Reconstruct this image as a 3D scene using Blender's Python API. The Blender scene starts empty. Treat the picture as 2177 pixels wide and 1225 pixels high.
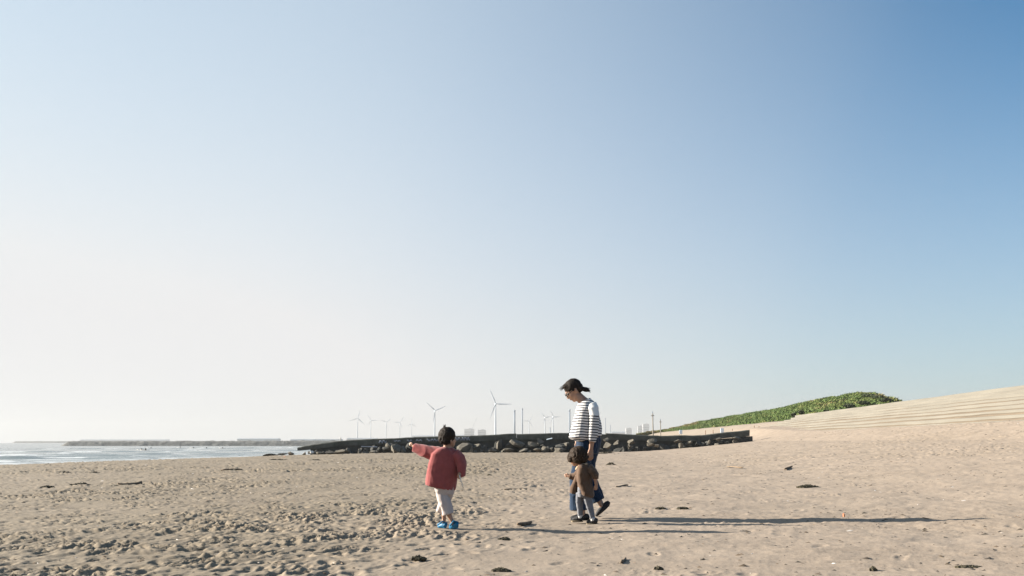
import bpy, bmesh, math, random
import numpy as np
from mathutils import Vector, Matrix, Quaternion

# ------------------------------------------------------------------ camera, sky, sun, exposure
SC = bpy.context.scene
COL = SC.collection
PITCH = math.atan(328.5 / 2117.0)
CAM_H = 0.85
cam = bpy.data.cameras.new('camera')
cam.lens = 35.0
cam.sensor_width = 36.0
cam.clip_start = 0.05
cam.clip_end = 30000
cam_o = bpy.data.objects.new('camera', cam)
COL.objects.link(cam_o)
cam_o.location = (0, 0, CAM_H)
cam_o.rotation_euler = (math.pi / 2 + PITCH, 0, 0)
SC.camera = cam_o

EXPOSURE = 1.75
SUN_AZ, SUN_EL = 79.0, 19.3            # degrees left of the view axis, above the horizon
SUN_DIR = Vector((-math.sin(math.radians(SUN_AZ)) * math.cos(math.radians(SUN_EL)),
                  math.cos(math.radians(SUN_AZ)) * math.cos(math.radians(SUN_EL)),
                  math.sin(math.radians(SUN_EL))))
SC.view_settings.view_transform = 'Standard'
SC.view_settings.look = 'None'
SC.view_settings.exposure = EXPOSURE
SC.view_settings.gamma = 1.0
SC.view_settings.use_curve_mapping = False
SC.cycles.use_denoising = True
SC.cycles.volume_bounces = 2
SC.cycles.max_bounces = 8
SC.cycles.sample_clamp_indirect = 6.0

world = bpy.data.worlds.new('World')
SC.world = world
world.use_nodes = True


def build_sky():
    nt = world.node_tree
    N, L = nt.nodes, nt.links
    bg = N['Background']

    def math_(op, a, b=None, c=None, clamp=False):
        n = N.new('ShaderNodeMath')
        n.operation = op
        n.use_clamp = clamp
        for i, v in enumerate((a, b, c)):
            if v is None:
                continue
            if isinstance(v, (int, float)):
                n.inputs[i].default_value = v
            else:
                L.new(v, n.inputs[i])
        return n.outputs[0]
    sky = N.new('ShaderNodeTexSky')
    sky.sky_type = 'NISHITA'
    sky.sun_disc = False
    sky.sun_elevation = math.radians(SUN_EL)
    sky.sun_rotation = math.radians(-SUN_AZ)
    sky.air_density = 1.0
    sky.dust_density = 1.0
    sky.ozone_density = 1.0
    tc = N.new('ShaderNodeTexCoord')
    nrm = N.new('ShaderNodeVectorMath')
    nrm.operation = 'NORMALIZE'
    L.new(tc.outputs['Generated'], nrm.inputs[0])
    sep = N.new('ShaderNodeSeparateXYZ')
    L.new(nrm.outputs[0], sep.inputs[0])
    dot = N.new('ShaderNodeVectorMath')
    dot.operation = 'DOT_PRODUCT'
    L.new(nrm.outputs[0], dot.inputs[0])
    dot.inputs[1].default_value = SUN_DIR
    cosg = dot.outputs['Value']
    sinel = math_('MAXIMUM', sep.outputs['Z'], 0.0)
    # hazy air: whiter towards the horizon and towards the sun
    e = math_('MULTIPLY', math_('POWER', 2.718281828, math_('MULTIPLY', math_('POWER', math_('DIVIDE', sinel, 0.30), 1.5), -1.0)), 0.73)
    mr = N.new('ShaderNodeFloatCurve')
    crv = mr.mapping.curves[0]
    # cos(angle to sun) remapped from -1..1 to 0..1 -> haze share (plus 0.2)
    pts = [(-1, 0.05), (-0.5, 0.05), (-0.3, 0.06), (-0.14, 0.105), (0.035, 0.27), (0.26, 0.49),
           (0.454, 0.66), (0.643, 0.74), (1, 0.95)]
    pp = [((a + 1) / 2, v) for a, v in pts]
    crv.points[0].location = pp[0]
    crv.points[1].location = pp[-1]
    for p in pp[1:-1]:
        crv.points.new(*p)
    mr.mapping.update()
    L.new(math_('MULTIPLY_ADD', cosg, 0.5, 0.5), mr.inputs['Value'])
    h = math_('ADD', math_('SUBTRACT', mr.outputs[0], 0.2), e)
    # soft clip to 0..1
    h = math_('MINIMUM', math_('MAXIMUM', h, 0.0), 1.0)
    tint = N.new('ShaderNodeMix')
    tint.data_type = 'RGBA'
    tint.blend_type = 'MULTIPLY'
    tint.inputs['Factor'].default_value = 1.0
    L.new(sky.outputs[0], tint.inputs['A'])
    k = 2.0 ** EXPOSURE
    tint.inputs['B'].default_value = (0.14 / k, 0.98 / k, 1.50 / k, 1)
    white = N.new('ShaderNodeMix')
    white.data_type = 'RGBA'
    wk = 10.0 / k
    white.inputs['A'].default_value = (0.82 * wk, 0.925 * wk, 0.965 * wk, 1)
    white.inputs['B'].default_value = (0.84 * wk, 0.84 * wk, 0.85 * wk, 1)
    L.new(math_('MULTIPLY', e, 1.8, clamp=True), white.inputs['Factor'])
    mix = N.new('ShaderNodeMix')
    mix.data_type = 'RGBA'
    L.new(h, mix.inputs['Factor'])
    L.new(tint.outputs['Result'], mix.inputs['A'])
    L.new(white.outputs['Result'], mix.inputs['B'])
    L.new(mix.outputs['Result'], bg.inputs['Color'])
    bg.inputs['Strength'].default_value = 0.1


build_sky()

sun = bpy.data.lights.new('sun', 'SUN')
sun.energy = 5.0
sun.angle = math.radians(0.55)
sun.color = (1.0, 0.92, 0.80)
sun_o = bpy.data.objects.new('sun', sun)
COL.objects.link(sun_o)
sun_o.rotation_euler = SUN_DIR.to_track_quat('Z', 'Y').to_euler()
sun_o.location = (-60, 20, 40)

# ------------------------------------------------------------------ helpers
F_PX = 2117.0


def ray(px, py):
    """direction of the photograph's pixel, scaled so that its forward (y) part is 1"""
    xc, yc = (px - 1088.5) / F_PX, (612.5 - py) / F_PX
    d = Vector((xc, math.cos(PITCH) - yc * math.sin(PITCH), math.sin(PITCH) + yc * math.cos(PITCH)))
    return d / d.y


def at(px, py, y):
    d = ray(px, py)
    return Vector((d.x * y, y, CAM_H + d.z * y))


def nz(x, y, seed=0):
    """2-D gradient noise, about -1..1"""
    xi, yi = np.floor(x), np.floor(y)
    xf, yf = x - xi, y - yi
    xi = xi.astype(np.int64)
    yi = yi.astype(np.int64)

    def g(ix, iy, fx, fy):
        h = (ix * 374761393 + iy * 668265263 + seed * 974634777) & 0xFFFFFFFF
        h = ((h ^ (h >> 13)) * 1274126177) & 0xFFFFFFFF
        a = ((h ^ (h >> 16)) & 0xFFFF) * (2 * math.pi / 65536)
        return np.cos(a) * fx + np.sin(a) * fy
    u = xf * xf * xf * (xf * (xf * 6 - 15) + 10)
    v = yf * yf * yf * (yf * (yf * 6 - 15) + 10)
    a = g(xi, yi, xf, yf)
    b = g(xi + 1, yi, xf - 1, yf)
    c = g(xi, yi + 1, xf, yf - 1)
    d = g(xi + 1, yi + 1, xf - 1, yf - 1)
    return 1.45 * ((a * (1 - u) + b * u) * (1 - v) + (c * (1 - u) + d * u) * v)


def fbm(x, y, oct=4, seed=0, gain=0.5):
    s, a = 0, 1.0
    for i in range(oct):
        s = s + a * nz(x, y, seed + i * 17)
        x, y, a = x * 2.03 + 5.1, y * 2.03 + 1.7, a * gain
    return s


def sstep(a, b, x):
    t = np.clip((x - a) / (b - a), 0, 1)
    return t * t * (3 - 2 * t)


def props(o, label=None, cat=None, group=None, kind=None):
    if label:
        o['label'] = label
    if cat:
        o['category'] = cat
    if group:
        o['group'] = group
    if kind:
        o['kind'] = kind
    return o


def thing(name, loc, label, cat, group=None, rz=0.0):
    o = bpy.data.objects.new(name, None)
    COL.objects.link(o)
    o.location = loc
    o.rotation_euler = (0, 0, rz)
    o.empty_display_size = 0.2
    return props(o, label, cat, group)


def link(name, me, mat, parent=None):
    o = bpy.data.objects.new(name, me)
    COL.objects.link(o)
    if mat is not None and len(me.materials) == 0:
        me.materials.append(mat)
    if parent is not None:
        o.parent = parent
    return o


def mesh_np(name, V, Q, smooth=True):
    """mesh from numpy vertices and quads or triangles"""
    me = bpy.data.meshes.new(name)
    V = np.asarray(V, np.float32)
    Q = np.asarray(Q, np.int32)
    k = Q.shape[1]
    me.vertices.add(len(V))
    me.vertices.foreach_set('co', V.ravel())
    me.loops.add(Q.size)
    me.loops.foreach_set('vertex_index', Q.ravel())
    me.polygons.add(len(Q))
    me.polygons.foreach_set('loop_start', np.arange(0, Q.size, k, dtype=np.int32))
    me.polygons.foreach_set('loop_total', np.full(len(Q), k, np.int32))
    me.update(calc_edges=True)
    if smooth:
        me.polygons.foreach_set('use_smooth', np.ones(len(Q), bool))
    return me


class MB:
    """collects shapes into one mesh"""

    def __init__(self):
        self.v, self.f = [], []

    def add(self, v, f):
        n = len(self.v)
        self.v += [tuple(p) for p in v]
        self.f += [tuple(i + n for i in q) for q in f]
        return self

    def box(self, c, s, rz=0.0, rot=None):
        c = Vector(c)
        R = rot if rot is not None else Matrix.Rotation(rz, 3, 'Z')
        pts = [c + R @ Vector((x * s[0] / 2, y * s[1] / 2, z * s[2] / 2))
               for x, y, z in ((-1, -1, -1), (1, -1, -1), (1, 1, -1), (-1, 1, -1), (-1, -1, 1), (1, -1, 1), (1, 1, 1), (-1, 1, 1))]
        return self.add(pts, [(0, 3, 2, 1), (4, 5, 6, 7), (0, 1, 5, 4), (1, 2, 6, 5), (2, 3, 7, 6), (3, 0, 4, 7)])

    def hexa(self, p):
        """8 points: bottom four then top four"""
        return self.add(p, [(0, 3, 2, 1), (4, 5, 6, 7), (0, 1, 5, 4), (1, 2, 6, 5), (2, 3, 7, 6), (3, 0, 4, 7)])

    def rings(self, rings):
        """rings: lists of equally many points; capped"""
        n = len(rings[0])
        v = [p for r in rings for p in r]
        f = []
        for i in range(len(rings) - 1):
            for j in range(n):
                k = (j + 1) % n
                f.append((i * n + j, i * n + k, (i + 1) * n + k, (i + 1) * n + j))
        f.append(tuple(reversed(range(n))))
        f.append(tuple(range((len(rings) - 1) * n, len(rings) * n)))
        return self.add(v, f)

    def tube(self, pts, rad, n=8):
        pts = [Vector(p) for p in pts]
        if isinstance(rad, (int, float)):
            rad = [rad] * len(pts)
        rr = []
        ref = None
        for i, p in enumerate(pts):
            t = (pts[min(i + 1, len(pts) - 1)] - pts[max(i - 1, 0)]).normalized()
            if ref is None:
                ref = t.orthogonal().normalized()
            a = (ref - t * ref.dot(t)).normalized()
            ref = a
            b = t.cross(a)
            rr.append([p + (a * math.cos(2 * math.pi * j / n) + b * math.sin(2 * math.pi * j / n)) * rad[i] for j in range(n)])
        return self.rings(rr)

    def mesh(self, name, smooth=False):
        me = bpy.data.meshes.new(name)
        me.from_pydata(self.v, [], self.f)
        me.update()
        if smooth:
            me.polygons.foreach_set('use_smooth', [True] * len(me.polygons))
        return me

    def build(self, name, mat, parent=None, smooth=False):
        return link(name, self.mesh(name, smooth), mat, parent)


def bevel(o, w, seg=1):
    m = o.modifiers.new('bevel', 'BEVEL')
    m.width = w
    m.segments = seg
    m.limit_method = 'ANGLE'
    m.angle_limit = math.radians(40)
    return o


# ------------------------------------------------------------------ materials
def mat_new(name):
    m = bpy.data.materials.new(name)
    m.use_nodes = True
    return m, m.node_tree, m.node_tree.nodes['Principled BSDF']


def nd(nt, typ, **kw):
    n = nt.nodes.new(typ)
    for k, v in kw.items():
        setattr(n, k, v)
    return n


def noise_node(nt, scale, detail=4, rough=0.6, coord='Object', stretch=None):
    tc = nd(nt, 'ShaderNodeTexCoord')
    n = nd(nt, 'ShaderNodeTexNoise')
    n.inputs['Scale'].default_value = scale
    n.inputs['Detail'].default_value = detail
    n.inputs['Roughness'].default_value = rough
    src = tc.outputs[coord]
    if stretch:
        mp = nd(nt, 'ShaderNodeMapping')
        mp.inputs['Scale'].default_value = stretch
        nt.links.new(src, mp.inputs['Vector'])
        src = mp.outputs[0]
    nt.links.new(src, n.inputs['Vector'])
    return n


def ramp(nt, fac, stops):
    r = nd(nt, 'ShaderNodeValToRGB')
    els = r.color_ramp.elements
    while len(els) < len(stops):
        els.new(0.5)
    for e_, (p, c) in zip(els, stops):
        e_.position = p
        e_.color = (*c, 1)
    nt.links.new(fac, r.inputs['Fac'])
    return r.outputs['Color']


def mixc(nt, fac, a, b, blend='MIX'):
    m = nd(nt, 'ShaderNodeMix', data_type='RGBA', blend_type=blend)
    for s, v in (('Factor', fac), ('A', a), ('B', b)):
        if isinstance(v, (int, float)):
            m.inputs[s].default_value = v
        elif isinstance(v, tuple):
            m.inputs[s].default_value = (*v, 1)
        else:
            nt.links.new(v, m.inputs[s])
    return m.outputs['Result']


def bump(nt, bsdf, height, strength, dist):
    b = nd(nt, 'ShaderNodeBump')
    b.inputs['Strength'].default_value = strength
    b.inputs['Distance'].default_value = dist
    nt.links.new(height, b.inputs['Height'])
    nt.links.new(b.outputs[0], bsdf.inputs['Normal'])


def simple(name, c, var=0.25, scale=8.0, rough=0.8, bumps=None, spec=0.3, c2=None, coord='Object', stretch=None):
    """a plain material with noise-driven colour variation and fine relief"""
    m, nt, b = mat_new(name)
    n = noise_node(nt, scale, 5, 0.62, coord, stretch)
    lo = tuple(x * (1 - var) for x in c)
    hi = c2 if c2 else tuple(min(1, x * (1 + var)) for x in c)
    nt.links.new(ramp(nt, n.outputs['Fac'], [(0.28, lo), (0.72, hi)]), b.inputs['Base Color'])
    b.inputs['Roughness'].default_value = rough
    b.inputs['Specular IOR Level'].default_value = spec
    if bumps:
        n2 = noise_node(nt, bumps[0], 4, 0.65, coord)
        bump(nt, b, n2.outputs['Fac'], bumps[1], bumps[2])
    return m


def attr(nt, name):
    a = nd(nt, 'ShaderNodeAttribute')
    a.attribute_name = name
    return a.outputs['Fac']


def set_attr(me, name, arr):
    a = me.attributes.new(name, 'FLOAT', 'POINT')
    a.data.foreach_set('value', np.asarray(arr, np.float32))


def make_sand():
    m, nt, b = mat_new('sand')
    big = noise_node(nt, 0.55, 4, 0.6)
    fine = noise_node(nt, 38, 6, 0.7)
    damp = attr(nt, 'damp')
    wet = attr(nt, 'wet')
    dry = ramp(nt, big.outputs['Fac'], [(0.3, (0.258, 0.205, 0.157)), (0.7, (0.30, 0.240, 0.186))])
    dmp = ramp(nt, big.outputs['Fac'], [(0.3, (0.162, 0.130, 0.092)), (0.7, (0.212, 0.171, 0.122))])
    c = mixc(nt, damp, dry, dmp)
    sp = ramp(nt, fine.outputs['Fac'], [(0.3, (0.80, 0.79, 0.78)), (0.55, (1, 1, 1)), (0.75, (1.1, 1.1, 1.1))])
    c = mixc(nt, 1.0, c, sp, 'MULTIPLY')
    c = mixc(nt, wet, c, (0.11, 0.088, 0.066))
    nt.links.new(c, b.inputs['Base Color'])
    r = nd(nt, 'ShaderNodeMapRange')
    nt.links.new(wet, r.inputs['Value'])
    r.inputs['To Min'].default_value = 0.95
    r.inputs['To Max'].default_value = 0.3
    nt.links.new(r.outputs[0], b.inputs['Roughness'])
    b.inputs['Specular IOR Level'].default_value = 0.3
    bump(nt, b, fine.outputs['Fac'], 0.5, 0.006)
    return m


def make_water():
    m, nt, b = mat_new('sea_water')
    n = noise_node(nt, 0.9, 6, 0.62, stretch=(0.35, 1.0, 1.0))
    foam = attr(nt, 'foam')
    fn = noise_node(nt, 1.6, 6, 0.7, stretch=(0.45, 1.0, 1.0))
    mm = nd(nt, 'ShaderNodeMath', operation='MULTIPLY_ADD')
    nt.links.new(fn.outputs['Fac'], mm.inputs[0])
    mm.inputs[1].default_value = 1.3
    mm.inputs[2].default_value = -0.65
    ad = nd(nt, 'ShaderNodeMath', operation='ADD')
    nt.links.new(foam, ad.inputs[0])
    nt.links.new(mm.outputs[0], ad.inputs[1])
    mr = nd(nt, 'ShaderNodeMapRange')
    nt.links.new(ad.outputs[0], mr.inputs['Value'])
    mr.inputs['From Min'].default_value = 0.22
    mr.inputs['From Max'].default_value = 0.60
    fac = mr.outputs[0]
    c = mixc(nt, fac, (0.17, 0.19, 0.185), (0.5, 0.52, 0.53))
    nt.links.new(c, b.inputs['Base Color'])
    r2 = nd(nt, 'ShaderNodeMapRange')
    nt.links.new(fac, r2.inputs['Value'])
    r2.inputs['To Min'].default_value = 0.2
    r2.inputs['To Max'].default_value = 0.85
    nt.links.new(r2.outputs[0], b.inputs['Roughness'])
    b.inputs['IOR'].default_value = 1.33
    bump(nt, b, n.outputs['Fac'], 0.1, 0.2)
    return m


M = {}
M['sand'] = make_sand()
M['water'] = make_water()
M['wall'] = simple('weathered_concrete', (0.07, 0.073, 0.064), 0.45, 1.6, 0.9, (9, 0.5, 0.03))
M['wall_dark'] = simple('shaded_concrete', (0.05, 0.052, 0.048), 0.4, 1.3, 0.9, (7, 0.5, 0.03))  # wall concrete darkened: shade of the recess under the beam put into the colour
M['rock'] = simple('armour_stone', (0.105, 0.094, 0.076), 0.4, 2.2, 0.92, (6, 0.6, 0.05))
M['rock_dark'] = simple('shaded_stone', (0.05, 0.05, 0.046), 0.4, 2.2, 0.92, (6, 0.6, 0.05))  # darker copy of the armour stone, with the wall's shade put into its colour
M['mound'] = simple('rubble_stone', (0.14, 0.14, 0.132), 0.45, 0.5, 0.95, (0.9, 0.7, 0.5))
M['paint'] = simple('pale_paint', (0.20, 0.225, 0.27), 0.3, 4.0, 0.7)
M['step'] = simple('weathered_step_concrete', (0.144, 0.133, 0.112), 0.16, 0.9, 0.9, (5, 0.4, 0.03), stretch=(1, 0.15, 2.5))
M['drift_sand'] = simple('blown_sand', (0.150, 0.117, 0.082), 0.2, 1.1, 0.95, (14, 0.5, 0.02), stretch=(1, 0.3, 1))
M['slope'] = simple('pale_slope_sand', (0.25, 0.205, 0.16), 0.15, 0.35, 0.95, (3, 0.4, 0.05))
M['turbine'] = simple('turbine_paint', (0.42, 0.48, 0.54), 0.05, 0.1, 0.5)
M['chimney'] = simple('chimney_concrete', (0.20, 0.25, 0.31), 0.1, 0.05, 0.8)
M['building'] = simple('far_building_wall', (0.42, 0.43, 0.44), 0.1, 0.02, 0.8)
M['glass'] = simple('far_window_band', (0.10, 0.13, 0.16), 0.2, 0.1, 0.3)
M['shed'] = simple('shed_metal', (0.30, 0.35, 0.37), 0.15, 0.02, 0.7)
M['pole'] = simple('pole_wood', (0.22, 0.20, 0.17), 0.2, 3.0, 0.8)
M['rust'] = simple('rusty_rail', (0.20, 0.11, 0.07), 0.35, 6.0, 0.8)
M['sign'] = simple('sign_panel', (0.62, 0.70, 0.78), 0.06, 2.0, 0.5)
M['weed'] = simple('dry_seaweed', (0.052, 0.045, 0.028), 0.5, 30.0, 0.9)
M['drift'] = simple('driftwood', (0.17, 0.125, 0.085), 0.4, 14.0, 0.9, (40, 0.5, 0.01))
M['debris'] = simple('beach_litter', (0.07, 0.058, 0.042), 0.6, 3.0, 0.95)
M['shell'] = simple('bleached_shell', (0.66, 0.62, 0.56), 0.1, 20.0, 0.6)
M['orange'] = simple('faded_plastic', (0.55, 0.16, 0.07), 0.2, 10.0, 0.6)

# ------------------------------------------------------------------ the beach
SEA_Z = -0.75
LK = ([-400, -90, -60, -46, -40, -34, -26.5, -20, -10, -3, 0], [-3.0, -2.4, -1.55, -0.76, -0.51, -0.29, -0.12, -0.08, -0.035, 0, 0])
RK = ([0, 3, 5, 9, 14.3, 18.7, 24, 400], [0, 0.03, 0.1, 0.42, 0.95, 1.78, 2.2, 2.2])


def base_z(x, y):
    s = x - 0.16 * np.maximum(y, 0)
    u = x - 0.08 * np.maximum(y, 0)
    z = np.where(s < 0, np.interp(s, *LK), 0) + np.where(u > 0, np.interp(u, *RK), 0)
    z = z + 0.75 * sstep(80, 124, y) * sstep(15.2, 19, u) * (1 - sstep(128, 150, y))     # sand banked over the end of the steps
    return z


def ground_at(px, py):
    d = ray(px, py)
    y = 8.0
    for _ in range(60):
        z = float(base_z(np.array([d.x * y]), np.array([y]))[0])
        yn = (z - CAM_H) / d.z if d.z < -1e-5 else 500
        y = 0.5 * y + 0.5 * max(3, min(400, yn))
    return Vector((d.x * y, y, z))


BOY = ground_at(955, 1125)
WOMAN = ground_at(1240, 1105)
TODDLER = ground_at(1244, 1114)


def rough_mask(x, y):
    w = 0.5 * nz(x * 0.6, y * 0.25, 3) + 0.35 * nz(x * 1.7, y * 0.8, 4)
    edge = -0.75 + 0.105 * (y - 6)
    edge = np.minimum(edge, 1.5 + 0.03 * y)
    m = 1 - sstep(-1.0, 0.9, x - edge + w * 0.9)
    band = sstep(-0.2, 0.35, nz(x * 0.22 + 3, y * 0.10, 8)) * 0.55 + 0.5     # calmer swept lanes
    m = m * band
    # trampled band high on the right-hand beach
    d = np.hypot(x, y)
    t = sstep(24, 32, d) * (1 - sstep(52, 64, d)) * sstep(5, 9, x) * sstep(-0.3, 0.2, nz(x * 0.2, y * 0.2, 12))
    return np.clip(np.maximum(m, 0.6 * t), 0, 1)


def detail_z(x, y):
    R = rough_mask(x, y)
    d = np.hypot(x, y)
    lump = fbm(x / 0.55, y / 0.6, 3, 20)
    xs = x - 0.30 * y
    n1 = nz(xs / 0.095, y / 0.26, 31)
    n2 = nz(xs / 0.06, y / 0.15, 33)
    n3 = nz(xs / 0.032, y / 0.07, 35)
    chop = (0.5 - np.abs(n1) * 1.45) + 0.62 * (0.5 - np.abs(n2) * 1.4) + 0.45 * n3
    far = 1 + 0.65 * sstep(6.8, 11, d) + 1.3 * sstep(13, 40, d)
    rough = R * (0.006 * lump + 0.0215 * chop * (0.35 + 0.95 * sstep(-0.3, 0.5, nz(x / 0.7, y / 0.9, 36))) + 0.005 * nz(xs / 0.26, y / 0.5, 37)) * far
    patch = sstep(0.1, 0.55, nz(x * 0.8, y * 0.7, 41))
    calm = 0.010 * fbm(x / 0.9, y / 0.8, 3, 50) + 0.0035 * fbm(x / 0.16, y / 0.16, 3, 52) + 0.008 * patch * np.maximum(0, n1) ** 1.0 * np.maximum(0, n2 + .3)
    crust = sstep(-0.25, 0.45, nz(x * 0.45, y * 0.22, 45)) * sstep(0.15, 0.6, nz(x * 1.5, y * 0.8, 46))
    calm = calm + 0.016 * crust * np.maximum(0, n2 - 0.05) + 0.008 * (0.4 + crust) * np.maximum(0, n3 - 0.25)
    rip_m = sstep(0.8, 3.0, x) * (1 - sstep(10, 15, y)) * sstep(-0.5, 0.3, nz(x * 0.3, y * 0.5, 61))
    ph = (y + 0.10 * x + 0.05 * nz(x * 0.9, y * 1.6, 60) + 0.02 * nz(x * 3, y * 5, 62)) / 0.165
    rip = 0.0095 * rip_m * np.sin(2 * math.pi * ph)
    return rough + (1 - R) * (calm * far + rip)


def build_beach():
    th_f = np.linspace(-34, 34, 880)
    th_o = np.concatenate([np.linspace(-180, -40, 60, endpoint=True), th_f[:1] - 3])
    th = np.radians(np.concatenate([np.linspace(-180, -36, 72), th_f, np.linspace(36, 180, 72)[:-1]]))
    r = [0.05]
    while r[-1] < 4.8:
        r.append(r[-1] * 1.12 + 0.05)
    while r[-1] < 420:
        a = r[-1]
        r.append(a + max(0.024, 0.0042 * a) * (1 if a < 120 else 4))
    r = np.array(r)
    TH, RR = np.meshgrid(th, r)
    X, Y = RR * np.sin(TH), RR * np.cos(TH)
    det = detail_z(X, Y)
    # footprints and kicked pits
    rng = np.random.default_rng(5)
    nprint = 0
    lnr = r
    for k in range(5200):
        if k < 3600:
            t = rng.uniform(-33, 8)
        else:
            t = rng.uniform(-5, 33)
        rr_ = 5.2 + 34 * rng.random() ** 1.5
        x0, y0 = rr_ * math.sin(math.radians(t)), rr_ * math.cos(math.radians(t))
        R = float(rough_mask(np.array([x0]), np.array([y0]))[0])
        if rng.random() > R * 0.9 + 0.05:
            continue
        a_, b_ = rng.uniform(0.07, 0.13), rng.uniform(0.035, 0.055)
        ang = rng.normal(1.25, 0.5)
        dep = rng.uniform(0.009, 0.021) * (0.55 + 0.45 * R)
        i0, i1 = np.searchsorted(r, (rr_ - 0.3, rr_ + 0.3))
        dt = 0.3 / rr_
        j0, j1 = np.searchsorted(th, (math.radians(t) - dt, math.radians(t) + dt))
        xs, ys = X[i0:i1, j0:j1] - x0, Y[i0:i1, j0:j1] - y0
        p = (xs * math.cos(ang) + ys * math.sin(ang)) / a_
        q = (-xs * math.sin(ang) + ys * math.cos(ang)) / b_
        e2 = p * p + q * q
        det[i0:i1, j0:j1] += -dep * np.exp(-e2 * e2 * 0.8) + 0.22 * dep * np.exp(-((np.sqrt(e2) - 1.45) / 0.38) ** 2)
    # feet stand on firm, even sand
    for c in (BOY, WOMAN, TODDLER):
        dd = np.hypot(X - c.x, Y - c.y)
        det *= 1 - 0.75 * np.exp(-(dd / 0.32) ** 4)
    B = base_z(X, Y)
    # smooth wet swash below and near the waterline
    w = sstep(SEA_Z + 0.42, SEA_Z + 0.02, B + 0.03 * nz(X * 0.2, Y * 0.2, 70))
    det *= 1 - 0.9 * w
    fade = 1 - sstep(150, 250, RR)
    Z = B + det * fade
    nr, nt_ = X.shape
    V = np.stack([X, Y, Z], -1).reshape(-1, 3)
    i = np.arange(nr - 1)[:, None] * nt_ + np.arange(nt_ - 1)[None]
    i2 = np.arange(nr - 1)[:, None] * nt_ + nt_ - 1                     # close the seam behind the camera
    Q = np.stack([i, i + nt_, i + nt_ + 1, i + 1], -1).reshape(-1, 4)
    ia = (np.arange(nr - 1) * nt_ + nt_ - 1)
    ib = (np.arange(nr - 1) * nt_)
    Q2 = np.stack([ia, ia + nt_, ib + nt_, ib], -1)
    Q = np.concatenate([Q, Q2])
    me = mesh_np('sand', V, Q[:, ::-1])
    R = rough_mask(X, Y)
    s = X - 0.19 * np.maximum(Y, 0)
    damp = np.clip(sstep(2.0, -3.5, X - 0.06 * (Y - 6) + 0.8 * nz(X * 0.5, Y * 0.3, 80)) * 0.85 + 0.15 * R
                   + 0.18 * nz(X * 0.35, Y * 0.2, 82), 0, 1)
    set_attr(me, 'damp', damp.ravel())
    set_attr(me, 'wet', w.ravel() * 0.9)
    return props(link('sand', me, M['sand']), kind='structure')


build_beach()

# ------------------------------------------------------------------ the sea
WAVES = []   # y0, x0, half length, height, front width


def build_sea():
    rng = np.random.default_rng(9)
    ridges = [(76, -44, 14, 0.30), (82, -30, 8, 0.16), (86, -48, 16, 0.26), (97, -40, 18, 0.34), (103, -24, 9, 0.20), (112, -60, 22, 0.42),
              (118, -34, 14, 0.26), (132, -50, 18, 0.30), (150, -38, 14, 0.26), (165, -78, 30, 0.36), (190, -50, 22, 0.25),
              (240, -90, 40, 0.3), (300, -60, 40, 0.25)]
    th = np.radians(np.concatenate([np.linspace(-180, -48, 40), np.linspace(-46, 8, 430), np.linspace(10, 180, 50)[:-1]]))
    r = [1.0, 20, 40]
    a = 55.0
    while a < 420:
        r.append(a)
        a *= 1.0036
    while a < 6300:
        r.append(a)
        a *= 1.06
    r = np.array(r)
    TH, RR = np.meshgrid(th, r)
    X, Y = RR * np.sin(TH), RR * np.cos(TH)
    near = (1 - sstep(300, 420, RR)) * sstep(50, 56, RR)
    Z = np.zeros_like(X)
    foam = np.zeros_like(X)
    for k, (y0, x0, hl, h) in enumerate(ridges):
        yc = y0 + 0.06 * (X - x0) + 1.3 * nz(X * 0.09, X * 0 + k, 90 + k)
        amp = h * np.exp(-((X - x0) / hl) ** 4) * (0.75 + 0.45 * nz(X * 0.2, X * 0 + 3.3 * k, 91))
        d = Y - yc
        Z += amp * np.where(d < 0, np.exp(-(d / 0.75) ** 2), np.exp(-(d / 3.2) ** 2))
        broken = sstep(-0.15, 0.35, nz(X * 0.11, X * 0 + 7.7 * k, 95))
        foam = np.maximum(foam, (0.25 + 0.55 * broken) * np.exp(-((d + 2.2 + 1.2 * broken) / 1.5) ** 2) * np.exp(-((X - x0) / (hl * 1.1)) ** 4))
        foam = np.maximum(foam, broken * 0.85 * np.exp(-((d + 0.2) / 0.5) ** 2) * np.exp(-((X - x0) / hl) ** 4))
    Z += 0.035 * fbm(X * 0.22, Y * 0.5, 3, 97)
    Z *= near
    bz = base_z(X, Y)
    depth = SEA_Z - bz
    shal = sstep(1.1, 0.05, depth) * near
    Z *= 1 - 0.85 * sstep(0.35, 0.0, depth)
    Z += 0.05 * sstep(0.25, 0.0, depth) * (nz(X * 0.3, Y * 0.3, 99)) * near
    foam = np.maximum(foam, sstep(0.20, 0.02, depth) * 0.75 * near * (0.8 + 0.4 * nz(X * 0.25, Y * 0.2, 98)))
    foam = np.maximum(foam, 0.5 * shal * (0.7 + 0.6 * nz(X * 0.08, Y * 0.3, 96)))
    foam = np.where(near > 0, foam, 0)
    V = np.stack([X, Y, Z + SEA_Z], -1).reshape(-1, 3)
    nr, n = X.shape
    i = np.arange(nr - 1)[:, None] * n + np.arange(n)[None]
    j = np.arange(nr - 1)[:, None] * n + (np.arange(n)[None] + 1) % n
    Q = np.stack([i, j, j + n, i + n], -1).reshape(-1, 4)
    me = mesh_np('sea', V, Q)
    set_attr(me, 'foam', foam.ravel())
    return props(link('sea', me, M['water']), kind='structure')


build_sea()

# far low shore that carries the turbines and works (behind the wall and breakwaters)
mb = MB()
mb.hexa([(-180, 900, -3), (700, 620, -3), (2400, 5600, -3), (-980, 5600, -3), (-178, 905, 0.5), (700, 625, 0.5), (2400, 5595, 0.5), (-975, 5595, 0.5)])
props(mb.build('far_shore', M['slope']), kind='structure')

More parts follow.
